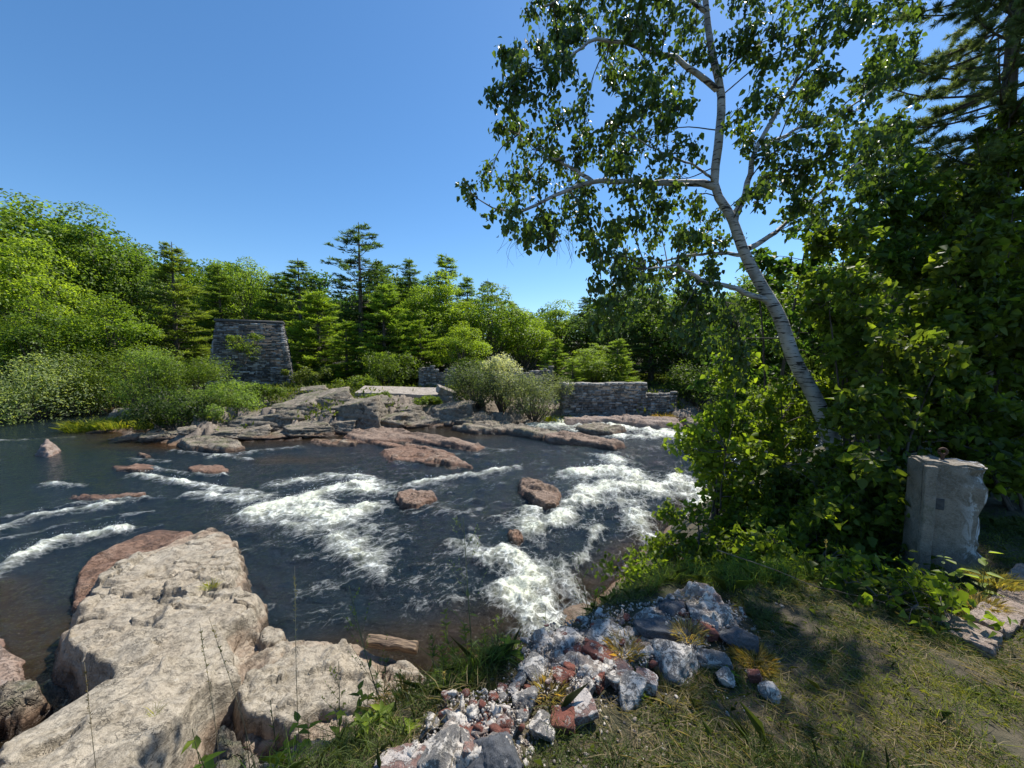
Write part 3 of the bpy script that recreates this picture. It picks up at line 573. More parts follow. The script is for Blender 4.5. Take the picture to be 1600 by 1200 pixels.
def ruin_tower():
    y0 = 31.5; A = at(322, 600, y0); B = at(456, 600, y0); z0 = 1.3; ztop = at(390, 502, y0)[2]; H = ztop - z0
    e = empty('stone_tower', ((A[0] + B[0]) / 2, y0 + 2, z0)); rs = np.random.RandomState(3); ox, oy = e.location[0], e.location[1]
    mb = MB(); wl = B[0] - A[0]; dp = 4.2; tp = lambda s: ztop; bt = (wl - (at(433, 502, y0)[0] - at(335, 502, y0)[0])) / 2 / H
    stone_wall(mb, (A[0], y0), (B[0], y0), z0, tp, .5, rs, (.06, .16), bt * .5, (.2, .8), out=bt)
    stone_wall(mb, (B[0], y0), (B[0], y0 + dp), z0, tp, .5, rs, (.1, .2), bt, (.3, .8), out=bt * .5)
    stone_wall(mb, (A[0], y0 + dp), (A[0], y0), z0, tp, .5, rs, (.1, .2), bt, (.3, .8), out=bt * .5)
    stone_wall(mb, (B[0], y0 + dp), (A[0], y0 + dp), z0, tp, .5, rs, (.12, .25), bt * .5, (.4, .9), out=bt)
    V = np.concatenate(mb.V); V -= np.array([ox, oy, z0]); mb.V = [V]; mb.build('stone_facing', M['masonry'], e)
    i = .09; q = lambda f, m: [(A[0] + bt * f + m - ox, y0 + bt * .5 * f + m - oy), (B[0] - bt * f - m - ox, y0 + bt * .5 * f + m - oy), (B[0] - bt * f - m - ox, y0 + dp - bt * .5 * f - m - oy), (A[0] + bt * f + m - ox, y0 + dp - bt * .5 * f - m - oy)]
    V = np.array([(x, y, -.3) for x, y in q(0, i)] + [(x, y, H - .05) for x, y in q(H, i)]); mk('core', V, _boxf, M['core'], e)
    # thin capping slab
    V = np.array([(x, y, H - .02) for x, y in q(H, -.12)] + [(x, y, H + .16) for x, y in q(H, -.12)]) ; V += rs.uniform(-.03, .03, V.shape)
    mk('cap_slab', V, _boxf, M['core'], e); e.rotation_euler.z = R(27); e.scale = (.9, .9, 1); e.location.x -= .85; tag(e, 'tapering dark stone tower ruin standing above the far bank', 'ruin'); return e
ruin_tower()
def ruin_wall(name, px0, px1, pyb, pyt, y0, y1, label, thick=.9, jag=.12, seed=1, cap=True, lift=0.0):
    A = at(px0, pyb, y0); B = at(px1, pyb, y1); z0 = min(A[2], B[2]) - .35; ztop = at((px0 + px1) / 2, pyt, (y0 + y1) / 2)[2]
    e = empty(name, ((A[0] + B[0]) / 2, (y0 + y1) / 2, z0)); o = np.array([e.location[0], e.location[1], z0]); rs = np.random.RandomState(seed)
    js = rs.uniform(-1, 1, 40); tp = lambda s: ztop + jag * js[int(np.clip(s, 0, .99) * 12)] 
    mb = MB(); a = A[:2]; b = B[:2]; u = (b - a) / np.linalg.norm(b - a); nb = np.array([-u[1], u[0]]) * thick
    stone_wall(mb, a, b, z0, tp, .4, rs, (.10, .22), .02, (.18, .55), out=0)
    stone_wall(mb, b, b + nb, z0, tp, .4, rs, (.12, .22), 0.0, (.25, .5)); stone_wall(mb, a + nb, a, z0, tp, .4, rs, (.12, .22), 0.0, (.25, .5))
    mb.V = [np.concatenate(mb.V) - o]; mb.build('stone_facing', M['masonry_light'], e)
    c = [a + .1 * nb + u * .12, b + .1 * nb - u * .12, b + nb - u * .12, a + nb + u * .12]; H = ztop - jag - .03
    V = np.array([(p[0], p[1], z0 - .2) for p in c] + [(p[0], p[1], H) for p in c]) - o; mk('core', V, _boxf, M['core'], e)
    if cap:
        V = np.array([(p[0], p[1], ztop - .06) for p in [a - .02 * nb, b - .02 * nb, b + nb, a + nb]] + [(p[0], p[1], ztop + .10) for p in [a, b, b + nb, a + nb]]) - o
        # rough cap, many short lengths
        n_ = 14; m2 = MB()
        for k in range(n_):
            s0, s1 = k / n_ + .002, (k + 1) / n_ - .002; W_ = []
            for zz in (-.08, rs.uniform(.03, .10)):
                for s, t in ((s0, rs.uniform(-.05, .05)), (s1, rs.uniform(-.05, .05)), (s1, 1), (s0, 1)):
                    p = a + (b - a) * s + nb * t; W_.append((p[0], p[1], ztop + zz))
            m2.add(np.array(W_) - o, _boxf, rs.uniform(.4, 1))
        m2.build('coping', M['masonry_light'], e)
    tag(e, label, 'wall'); return e
ruin_wall('stone_wall', 880, 1010, 652, 600, 25.2, 26.4, 'long grey stone wall beside the far white rapid', seed=4, jag=.05)
ruin_wall('stone_wall', 1011, 1056, 650, 615, 26.5, 27.2, 'lower ruined wall end joining the right of the long stone wall', seed=5, cap=False)
ruin_wall('stone_wall', 800, 864, 612, 578, 30, 31, 'broken stone wall top rising behind the silver willow', seed=6, cap=False, jag=.3)
ruin_wall('stone_wall', 655, 712, 606, 577, 33, 33.5, 'dark low stone wall half hidden by trees behind the broken blocks', seed=7, cap=False, jag=.3)
# pale slab and broken blocks on the far bank
def block(name, c, dims, rot, mat, seed, label, cat, grp=None, bev=.02, dents=.02, col=None):
    bm = bmesh.new(); bmesh.ops.create_cube(bm, size=1)
    for v in bm.verts: v.co = Vector((v.co.x * dims[0], v.co.y * dims[1], v.co.z * dims[2]))
    bmesh.ops.bevel(bm, geom=bm.edges[:], offset=bev, segments=2, affect='EDGES', profile=.5)
    cut = max(dims) / 14
    for _ in range(4):
        es = [e for e in bm.edges if e.calc_length() > cut * 1.6]
        if not es: break
        bmesh.ops.subdivide_edges(bm, edges=es, cuts=1, use_grid_fill=True)
    bmesh.ops.triangulate(bm, faces=[f for f in bm.faces if len(f.verts) > 4])
    for v in bm.verts:
        p = v.co * (4 / max(dims)) + Vector((seed * 3.1, 0, 0)); v.co += Vector(mnoise.noise_vector(p)) * dents + Vector(mnoise.noise_vector(p * 3)) * dents * .4
    me = bpy.data.meshes.new(name); bm.to_mesh(me); bm.free(); me.materials.append(mat)
    o = mo(name, me); o.location = [float(q) for q in c]; o.rotation_euler = rot
    if label: tag(o, label, cat, grp)
    return o
c = at(632, 617, 29); c[2] = 4.2 - 58 / 600 * 29
block('concrete_slab', (c[0], 28.6, gz(c[0], 28.6) + .42), (6.4, 2.2, .28), (R(9), R(1.5), R(3)), M['paleslab'], 1, 'long pale flat concrete slab lying in the greenery of the far bank', 'slab', bev=.04, dents=.06)
for (px, py, s, rz, lab) in [(697,612,1.0,.5,'upper pale broken block leaning beside the long slab'),(706,622,.9,-.3,'middle pale broken block right of the long slab'),(694,627,.8,.2,'lowest pale broken block right of the long slab')]:
    p = at(px, py, 27.6); block('concrete_block', (p[0], 27.6, max(p[2], gz(p[0], 27.6) + .2)), (1.4 * s, .8, .45), (R(15), R(22), rz), M['paleslab'], px, lab, 'block', bev=.04, dents=.06)

# ------------------------------------------------------------------ plants: generators
def broadleaf(seed, H=12., Wd=8., nl=8000, leaf=.26, base=.18, blobs=34, drop=.2, sparse=.0, narrow=1.0):
    """trunk MB and crown arrays with its foot at the origin"""
    rs = np.random.RandomState(seed); tk = MB(); cr = MB()
    zc = H * (base + (1 - base) / 2); a = Wd / 2; cz = H * (1 - base) / 2
    th = rs.uniform(0, 2 * math.pi, blobs); uu = rs.uniform(-.95, 1, blobs); rad = rs.uniform(.45, .82, blobs) ** .7
    k = np.sqrt(1 - uu ** 2) * (1 - .25 * uu * narrow)
    B = np.stack([a * rad * k * np.cos(th), a * rad * k * np.sin(th), zc + cz * rad * uu * 1.0], -1)
    B[0] = (rs.uniform(-.1, .1) * a, 0, zc + cz * .85)
    Rb = rs.uniform(.10, .27, blobs) * Wd * (1 - .25 * np.clip(uu, 0, 1))
    lean = rs.uniform(-.06, .06, 2) * H
    tp = bez([(0, 0, -.4), (lean[0] * .3, lean[1] * .3, H * .3), (lean[0], lean[1], H * .9)], 12); tr = np.linspace(.02 * H, .003 * H, 12)
    tk.add(*tube(tp, tr, 7))
    for b in B:
        i = int(np.clip((b[2] / H - .25) * 12, 1, 9)); s = tp[i]; m = (s + b) / 2 + np.array([0, 0, -.06 * H]) * rs.uniform(0, 1)
        tk.add(*tube(bez([s, m, b], 7), np.linspace(tr[i] * .55, .012, 7), 5))
    wts = Rb ** 2; wts /= wts.sum(); bi = rs.choice(blobs, nl, p=wts)
    d = unit(rs.normal(size=(nl, 3))); d[:, 2] = np.where((d[:, 2] < -.2) & (rs.rand(nl) < .6), -d[:, 2], d[:, 2])
    rr_ = rs.uniform(.45, 1.08, nl) ** .6; P = B[bi] + d * (Rb[bi] * rr_)[:, None] * np.array([1, 1, .75])
    if True: kp = fbm(P * .75 + seed, 3) > -.16 + sparse * .15; P = P[kp]; d = d[kp]
    n = len(P); N = unit(d * .6 + rs.normal(size=(n, 3)) * .45 + np.array([.1, -.15, .8])); D = np.cross(N, unit(rs.normal(size=(n, 3)))) - np.array([0, 0, drop])
    t = np.clip(.45 + .22 * rs.normal(size=n) + .25 * fbm(P * .5 + seed + 3, 2), 0, 1)
    V, F = leaves(P, D, N, rs.uniform(.7, 1.3, n) * leaf, rs.uniform(.5, .8, n) * leaf); cr.add(V, F, np.repeat(t, 4)); return tk, cr
def pine(seed, H=15., Wd=6., n_wh=26, per=6, tuft=9, base=.12, nl=.32, sparse=0., up=.25, blades=7, flat=.35, width=.05):
    rs = np.random.RandomState(seed); tk = MB(); cr = MB()
    tp = bez([(0, 0, -.4), (rs.uniform(-.1, .1), 0, H * .5), (0, 0, H)], 14); tk.add(*tube(tp, np.linspace(.014 * H + .04, .02, 14), 7))
    PP = []; DD = []; TT_ = []
    zs = base * H + (H * (1 - base)) * (np.arange(n_wh) / n_wh) ** .95
    for z in zs:
        f = (z - base * H) / (H * (1 - base)); prof = (1 - f) ** .75 * min(1, .55 + f * 2.2) if flat < .5 else (1 - f ** 2.2) * min(1, .45 + f)
        for b in range(per):
            if rs.rand() < sparse: continue
            an = rs.uniform(0, 6.283); L = Wd / 2 * prof * rs.uniform(.65, 1.15) + .15
            dr = np.array([math.cos(an), math.sin(an), 0]); s = np.array([0, 0, z + rs.uniform(-.45, .45) * H * .9 / n_wh]); rise = up * (.2 + f) * L
            pts = bez([s, s + dr * L * .5 + np.array([0, 0, rise * .2 - .03 * L]), s + dr * L + np.array([0, 0, rise])], 6)
            tk.add(*tube(pts, np.linspace(.012 * L + .012, .008, 6), 4))
            m = max(4, int(tuft * L / (Wd / 2)) + 3); tt = rs.uniform(.25, 1.02, m); q = s + dr * L * tt[:, None] + np.array([0, 0, 1]) * (rise * tt ** 1.6)[:, None]
            side = np.array([-dr[1], dr[0], 0]); q = q + side * (rs.uniform(-1, 1, m) * L * .28 * (1.15 - tt))[:, None] + rs.normal(size=(m, 3)) * np.array([.05, .05, .02])
            PP.append(q); DD.append(np.repeat((dr * .8 + np.array([0, 0, .35]))[None], m, 0)); TT_.append(np.clip(.3 + .35 * tt + rs.uniform(-.15, .15, m), 0, 1))
    P = np.concatenate(PP); D = np.concatenate(DD); T = np.concatenate(TT_); n = len(P) * blades
    P = np.repeat(P, blades, 0); D = np.repeat(D, blades, 0); T = np.repeat(T, blades)
    D = unit(D + rs.normal(size=(n, 3)) * np.array([.7, .7, .35])); N = unit(np.array([0, 0, 1.]) + rs.normal(size=(n, 3)) * .5)
    V, F = leaves(P + rs.normal(size=(n, 3)) * nl * np.array([.3, .3, .1]), D, N, rs.uniform(.7, 1.3, n) * nl, nl * width * 5, fold=.05, curl=.05); cr.add(V, F, np.repeat(np.clip(T + rs.uniform(-.1, .1, n), 0, 1), 4))
    return tk, cr
def shrub(seed, H=2.5, Wd=3.5, nl=4500, leaf=.12, blobs=16, stems=9, thin=.4, drop=0.0):
    rs = np.random.RandomState(seed); tk = MB(); cr = MB()
    th = rs.uniform(0, 6.283, blobs); r = rs.uniform(.1, .75, blobs) ** .6 * Wd / 2; z = H * rs.uniform(.3, .82, blobs) * (1 - .3 * (r / Wd * 2) ** 2)
    B = np.stack([r * np.cos(th), r * np.sin(th), z], -1); Rb = rs.uniform(.13, .28, blobs) * min(Wd, H * 1.3)
    for b in B: s = np.array([b[0] * .15, b[1] * .15, -.15]); tk.add(*tube(bez([s, (s + b) / 2 + rs.normal(size=3) * .06, b + np.array([0, 0, Rb.mean() * .4])], 6), np.linspace(.012 * H + .005, .004, 6), 4))
    bi = rs.randint(0, blobs, nl); d = unit(rs.normal(size=(nl, 3))); P = B[bi] + d * (Rb[bi] * rs.uniform(.3, 1.1, nl) ** .6)[:, None] * np.array([1, 1, .85]); P[:, 2] = np.maximum(P[:, 2], .02)
    kq = fbm(P * (1.1 + 1.2 / max(Wd, .6)) + seed, 2) > -.20; P = P[kq]; d = d[kq]; nl = len(P)
    N = unit(d * .6 + rs.normal(size=(nl, 3)) * .5 + np.array([.1, -.2, .8])); D = unit(np.cross(N, unit(rs.normal(size=(nl, 3)))) + np.array([0, 0, .4 - drop]))
    V, F = leaves(P, D, N, rs.uniform(.7, 1.3, nl) * leaf, leaf * thin * rs.uniform(.8, 1.2, nl))
    cr.add(V, F, np.repeat(np.clip(.45 + .2 * rs.normal(size=nl) + .3 * fbm(P * 1.2 + seed, 2), 0, 1), 4)); return tk, cr
PROTO = {}
def proto(key, fn):
    if key not in PROTO:
        tk, cr = fn(); e = []
        for nm, mb, mt in (('trunk', tk, M['bark']), ('crown', cr, M['needle'] if key.startswith('pine') or key.startswith('young') else M['leaf'])):
            o = mb.build(nm, mt, smooth=(nm == 'trunk')); e.append(o.data); bpy.data.objects.remove(o)
        PROTO[key] = e
    return PROTO[key]
DIM = {'broadA': (12, 9), 'broadB': (12, 8), 'broadC': (12, 7.5), 'broadD': (10, 6), 'pineA': (16, 7), 'pineB': (14, 6), 'pineC': (16, 6), 'youngA': (8, 4.6), 'youngB': (8, 4.2)}
GEN = {'broadA': lambda: broadleaf(1, 12, 9, 20000, .21, .12, 60), 'broadB': lambda: broadleaf(2, 12, 8, 18000, .21, .15, 54, sparse=.25), 'broadC': lambda: broadleaf(3, 12, 7.5, 17000, .20, .1, 56, narrow=1.6),
 'broadD': lambda: broadleaf(4, 10, 6, 14000, .18, .1, 44, sparse=.1, narrow=1.8),
 'pineA': lambda: pine(11, 16, 8, 17, 7, 22, .14, .32, .14, .16, 9, .6), 'pineB': lambda: pine(12, 14, 6, 21, 8, 18, .1, .27, .05, .22, 9, .3), 'pineC': lambda: pine(13, 16, 6, 22, 8, 18, .12, .28, .05, .15, 9, .3),
 'youngA': lambda: pine(14, 8, 4.6, 15, 8, 17, .06, .24, 0, .30, 9, .3), 'youngB': lambda: pine(15, 8, 4.2, 14, 8, 17, .05, .24, 0, .38, 9, .3)}
def tree(kind, px, pytop, wpx, y, label, col, name=None, rz=0, group=None, cat='tree', zb=None):
    top = at(px, pytop, y); x = top[0]; z0 = gz(x, y) - .1 if zb is None else zb; H = top[2] - z0; h, wd = DIM[kind]; W_ = wpx / 600 * y
    nm = name or {'b': 'broadleaf_tree', 'p': 'pine_tree', 'y': 'young_pine'}[kind[0]]
    e = empty(nm, (x, y, z0), rz, (W_ / wd, W_ / wd, H / h)); tkm, crm = proto(kind, GEN[kind])
    mo('trunk', tkm, e); mo('crown', crm, e, col); tag(e, label, cat, group); return e
G1 = (.098, .150, .020); G2 = (.074, .118, .020); G3 = (.125, .180, .024); GY = (.135, .190, .026); GP = (.085, .130, .032); GPD = (.052, .085, .032); GB = (.110, .165, .026); OL = (.11, .145, .03)
T = [
 ('broadC', 685, 428, 125, 44, 'leafy light green tree between the central pines', G3, 3.7),
 ('broadB', 610, 432, 120, 54, 'soft green tree filling the gap behind the central pines', G1, 4.7),
 ('pineC', 340, 410, 95, 44, 'dark pine between the olive pine and the stone tower', GP, 1.7),
 ('pineB', 430, 425, 100, 47, 'mid green pine just behind the right shoulder of the tower', GP, 2.7),
 ('pineC', 590, 408, 90, 52, 'pine standing close behind the tallest dark pine', GP, 4.1),
 ('pineB', 730, 430, 95, 50, 'bright pine right of the central pale pine', GB, 5.1),
 ('pineB', 800, 470, 90, 52, 'pine over the rounded tree at center', GP, 1.1),
 ('broadA', 10, 300, 250, 40, 'tallest broad green tree at the left edge of the far forest', G1, 0.3),
 ('broadB', 45, 372, 150, 34, 'yellow green leafy tree in front of the tallest left tree', GY, 1.9),
 ('broadC', 135, 328, 150, 42, 'tall ragged topped broadleaf second from the left', G2, 2.2),
 ('broadA', -70, 330, 260, 38, 'broad tree half cut by the left frame edge', G1, 4.0),
 ('broadC', 205, 378, 130, 44, 'dark green broadleaf between the ragged tree and olive pine', GPD if False else G2, .5),
 ('pineB', 268, 378, 135, 38, 'olive tinted pine with bare lower trunk left of the stone tower', OL, 1.0),
 ('broadB', 330, 405, 120, 50, 'mid green broadleaf behind and left of the stone tower', G1, 3.0),
 ('broadA', 385, 402, 120, 48, 'rounded broadleaf rising directly behind the stone tower', GB, 1.4),
 ('pineC', 465, 403, 115, 46, 'pine with pointed top just right of the stone tower', GP, .2),
 ('youngA', 495, 455, 125, 38, 'bright young pine right of the stone tower with two dark stems', GY, .7),
 ('pineA', 560, 347, 150, 48, 'tallest dark pine with open tiered top at center left', GPD, 2.0),
 ('youngB', 600, 440, 120, 38, 'bright young pine in front of the tallest dark pine', GB, 2.8),
 ('pineC', 640, 402, 95, 50, 'slim dark pine right of the tallest pine', GP, 1.2),
 ('pineB', 697, 396, 115, 48, 'pale green full pine with high crown at center', G3, .1),
 ('broadC', 655, 450, 90, 42, 'light green leafy tree below the slim dark pine', GB, 2.5),
 ('pineA', 762, 435, 75, 60, 'distant dark pine top behind the center trees', GPD, 4.2),
 ('broadD', 768, 441, 115, 44, 'rounded mid green tree behind the silver willow', G1, 5.0),
 ('broadD', 822, 485, 85, 46, 'small light green tree right of the rounded tree', G3, 3.3),
 ('broadC', 872, 472, 110, 52, 'soft green tree rising behind the young bright pines', GB, 2.9),
 ('pineC', 918, 462, 100, 50, 'dark pine half behind the hanging birch leaves', GPD, 1.1),
 ('youngB', 868, 530, 70, 36, 'small bright pine left of the wall top', GY, .9),
 ('broadD', 722, 500, 80, 37, 'bright low broadleaf left of the silver willow', GY, 1.9),
 ('broadD', 925, 535, 80, 32, 'bright young tree standing behind the long stone wall', GY, .4),
 ('youngA', 965, 528, 75, 31, 'bright young pine right behind the long stone wall', G3, 2.4),
 ('youngA', 895, 560, 60, 30, 'lowest bright young pine above the left end of the long wall', GY, 4.4),
 ('pineB', 1020, 470, 140, 38, 'dark pine behind the right end of the long wall', GPD, .6),
 ('broadA', 1090, 450, 180, 36, 'dark broadleaf over the lower wall end', G2, 1.6),
 ('broadA', 980, 440, 170, 46, 'dark leafy tree deep behind the long wall', GPD, 3.6),
 ('broadB', 1170, 430, 190, 33, 'shaded broadleaf on the upstream bend', G2, 2.6),
 ('pineB', 1110, 540, 90, 33, 'short dark pine behind the lower wall end', GP, 1.3),
 ('broadC', 60, 470, 130, 30, 'mid height leafy tree over the left willow thicket', G2, 5.5),
 ('broadD', 175, 455, 120, 33, 'low broadleaf with drooping crown above the side channel', G1, 4.9),
 ('youngB', 430, 500, 70, 40, 'slim young pine peeking over the right corner of the tower', GB, 3.9),
 ('youngA', 540, 500, 90, 36, 'low young pine at the foot of the tallest dark pine', G1, 2.1),
 ('youngB', 655, 500, 90, 37, 'low bright pine between the center trees', G3, .3),
 ('broadB', 1270, 400, 220, 30, 'shaded tree behind the birch trunk on the upstream bank', G2, 3.1),
 ('broadA', 1400, 380, 280, 30, 'large dark tree far behind the right hand thicket', G2, 4.1),
 ('broadC', 1560, 330, 300, 28, 'tall dark tree deep behind the right frame edge', G2, 5.1),
]
for (k, px, pt, wp, y, lab, col, rz) in T: tree(k, px, pt, wp, y, lab, tuple(c * 1.45 for c in col), rz=rz)
# far-off wood behind the tree line reads as one mass
def far_wood():
    rs = np.random.RandomState(77); mb = MB()
    cr = broadleaf(8, 12, 9, 5000, .42, .05, 40)[1]; pr = pine(9, 14, 6, 22, 6, 7, .05, .5, 0, .3, 6, .3)[1]
    for k in range(95):
        x = rs.uniform(-95, 75); y = rs.uniform(52, 78) + max(0, abs(x) - 60) * .2; px = 800 + x / y * 600
        lim = np.interp(px, [-300, 0, 150, 250, 420, 560, 700, 800, 880, 1000, 1300, 1700], [325, 330, 350, 395, 425, 425, 425, 475, 480, 450, 400, 330])
        ztop = 4.2 + (560 - lim - rs.uniform(0, 40)) / 600 * y; z0 = gz(x, y); H = max(4, ztop - z0); src, h = (cr, 12) if rs.rand() < .55 else (pr, 14)
        for V, T_ in zip(src.V, src.T):
            V2 = rotz(V * np.array([1, 1, 1]), rs.uniform(0, 6)) * np.array([H / h * .9 + .2, H / h * .9 + .2, H / h]) + np.array([x, y, z0]); mb.add(V2, src.F[4][0], T_ * .9)
    o = mb.build('far_wood', M['leaf'], color=(.055, .11, .025)); tag(o, 'distant wood closing the gaps behind the tree line', 'forest', kind='stuff')
far_wood()
# shrubs of the far bank
def mkshrub(px, pyb, pytop, wpx, y, label, col, seed, name='bush', leaf=.13, nl=5000, thin=.4, blobs=18, cat='bush', group=None, zb=None):
    p = at(px, pyb, y); z0 = gz(p[0], y) - .05 if zb is None else zb; H = max(.3, at(px, pytop, y)[2] - z0); W_ = wpx / 600 * y
    tk, cr = shrub(seed, H, W_, nl, leaf, blobs, thin=thin); e = empty(name, (p[0], y, z0)); tk.build('stem', M['bark'], e); cr.build('foliage', M['leaf'], e, color=col); tag(e, label, cat, group); return e
SG = (.26, .32, .15); SL2 = (.165, .245, .055)
SH = [
 (40, 660, 540, 210, 27, 'large pale willow thicket overhanging the water at left', SG, .16, 11000, .25),
 (-60, 650, 480, 200, 28, 'green bush mass at the left frame edge', SL2, .17, 8000, .3),
 (120, 640, 515, 130, 29, 'light green willow bush behind the pale thicket', G1, .15, 8000, .25),
 (20, 600, 475, 140, 31, 'bright green bush under the tall left trees', G3, .17, 7000, .35),
 (195, 640, 520, 120, 30, 'feathery light bush across the side channel', G3, .14, 8000, .25),
 (240, 665, 525, 90, 24.5, 'slender light green sapling bush left of the stone tower', SL2, .12, 5000, .3),
 (300, 670, 545, 120, 26, 'airy green bush in front of the left side of the tower', G1, .13, 7000, .35),
 (285, 690, 605, 120, 21, 'dark low leafy bush at the shoreline below the tower', (.05, .085, .02), .11, 7000, .45),
 (355, 680, 590, 120, 22.5, 'grey green bush covering the tower foot', SL2, .11, 8000, .35),
 (410, 660, 600, 70, 24.5, 'small green bush on the ledge right of the tower foot', G1, .11, 3500, .4),
 (480, 610, 570, 90, 33, 'low shrub row right of the tower base', OL, .15, 4000, .4),
 (610, 605, 545, 90, 34, 'green shrub below the bright young pine', G1, .16, 5000, .4),
 (560, 612, 585, 80, 31, 'low green shrub behind the outcrop', G3, .14, 3500, .4),
 (668, 650, 618, 50, 26, 'leafy green plants before the broken blocks', G3, .12, 3500, .4),
 (590, 645, 612, 50, 26.5, 'green plants growing over the left of the pale slab', G3, .12, 3000, .4),
 (745, 655, 560, 110, 26.5, 'dark left lobe of the willow beside the far ledge', (.075, .105, .05), .13, 8000, .22),
 (835, 655, 575, 120, 25.2, 'grey green right lobe of the willow before the stone wall', (.14, .17, .10), .12, 9500, .22),
 (785, 640, 528, 62, 27, 'silver topped willow standing tall at center', (.42, .44, .36), .13, 5500, .22),
 (765, 600, 560, 60, 33, 'bright shrub behind the silver topped willow', GY, .16, 2500, .4),
 (935, 605, 560, 90, 31, 'bright green shrub on top of the bank behind the long wall', GY, .15, 4000, .4),
 (1085, 655, 560, 90, 29, 'dark shaded bush right of the lower wall end', G2, .15, 6000, .4),
 (1150, 660, 580, 110, 26, 'leafy green bush on the upstream bend', G1, .15, 6000, .4),
 (640, 600, 560, 80, 36, 'dark undergrowth bush between the pines', G2, .17, 4000, .4),
 (510, 600, 565, 70, 37, 'shaded bush below the bright young pine', G2, .17, 3000, .4),
]
for i, (px, pb, pt, wp, y, lab, col, lf, nl, thn) in enumerate(SH): mkshrub(px, pb, pt, wp, y, lab, col, 200 + i, leaf=lf * 1.2, nl=int(nl * 1.3), thin=max(.34, thn), blobs=26)
# plants rooted in the tower's face
for i, (px, py, s, lab) in enumerate([(382, 562, 2.1, 'largest leafy plant growing from the middle of the tower face'), (370, 533, .9, 'small leafy plant high on the left of the tower face'), (402, 532, .9, 'small leafy plant high on the right of the tower face')]):
    p = at(px, py, 31.1); tk, cr = shrub(400 + i, s * .9, s * 1.2, int(420 * s), .16, 7, thin=.5); e = empty('wall_plant', p + np.array([0, -.15, -.2])); tk.build('stem', M['bark'], e); cr.build('foliage', M['leaf'], e, color=GY); tag(e, lab, 'plant')
# ground cover on the far bank
def ground_cover():
    rs = np.random.RandomState(5); n = 60000; x = rs.uniform(-48, 30, n); y = yfar(x) + rs.uniform(.8, 24, n) ** 1.0
    d = y - yfar(x); m = fbm(p3(x, y, 2, .28), 3); keep = m + np.clip(d / 12, 0, 1) * .85 - .30 > rs.uniform(-.08, .08, n); x, y, m = x[keep], y[keep], m[keep]
    n = len(x); z = ground_z(x, y); P = np.stack([x, y, z + rs.uniform(0, .35, n)], -1); D = unit(rs.normal(size=(n, 3)) * .7 + np.array([0, 0, 1])); N = unit(rs.normal(size=(n, 3)) + np.array([0, -.3, .6]))
    V, F = leaves(P, D, N, rs.uniform(.15, .4, n), rs.uniform(.06, .14, n)); t = np.clip(.5 + .3 * fbm(p3(x, y, 7, .5), 2) + .18 * rs.normal(size=n), 0, 1)
    o = mk('ground_cover', V, F, M['grass'], tint=np.repeat(t, 4), color=(.115, .15, .03)); tag(o, 'yellow green weeds and low cover on the far bank', 'plants', kind='stuff')
ground_cover()
def tuft(name, c, n, h, r, col, label, cat='grass', seed=0, wd=.012, lean=.5, mat='grass', group=None):
    rs = np.random.RandomState(seed); a = rs.uniform(0, 6.283, n); q = rs.uniform(0, 1, n) ** .5 * r; P = np.stack([q * np.cos(a), q * np.sin(a), 0 * a - .03], -1)
    D = unit(np.stack([np.cos(a) * lean, np.sin(a) * lean, 1 + 0 * a], -1) + rs.normal(size=(n, 3)) * .25); V, F = blades(P, D, rs.uniform(.5, 1.1, n) * h, wd, rs)
    o = mk(name, V, F, M[mat], tint=np.repeat(rs.uniform(.2, 1, n), 5), color=col); o.location = [float(v) for v in c]; tag(o, label, cat, group); return o
def blades(P, D, L, W, rs, bend=.5):
    n = len(P); L = (np.zeros(n) + L)[:, None]; W = (np.zeros(n) + W)[:, None]; S = unit(np.cross(D, rs.normal(size=(n, 3)))); out = unit(D * np.array([1, 1, 0]) + rs.normal(size=(n, 3)) * np.array([.3, .3, 0]))
    m = P + D * L * .55; t = P + D * L * .85 + out * L * bend * .5 - np.array([0, 0, 1]) * L * bend * .15
    V = np.stack([P - S * W * .5, P + S * W * .5, m + S * W * .4, t, m - S * W * .4], 1).reshape(-1, 3); return V, np.arange(n * 5).reshape(-1, 5)
for i, (px, py, y, h, r, lab) in enumerate([(140, 665, 22.5, 1.0, 1.0, 'bright yellow green grass clump at the island tip'), (190, 665, 22.5, .8, 1.1, 'olive grass clump right of the bright clump on the island'), (872, 655, 24.6, .8, .7, 'yellow green grass clump at the left foot of the long wall'), (1037, 655, 26, .7, .5, 'brown grass clump at the foot of the lower wall end'), (240, 670, 22, .7, .8, 'low grass patch beside the dark leafy bush')]):
    p = at(px, py, y); tuft('grass_clump', (p[0], y, max(gz(p[0], y), .0)), 500, h, r, (.20, .24, .03) if i != 3 else (.24, .19, .08), lab, seed=i, wd=.035)

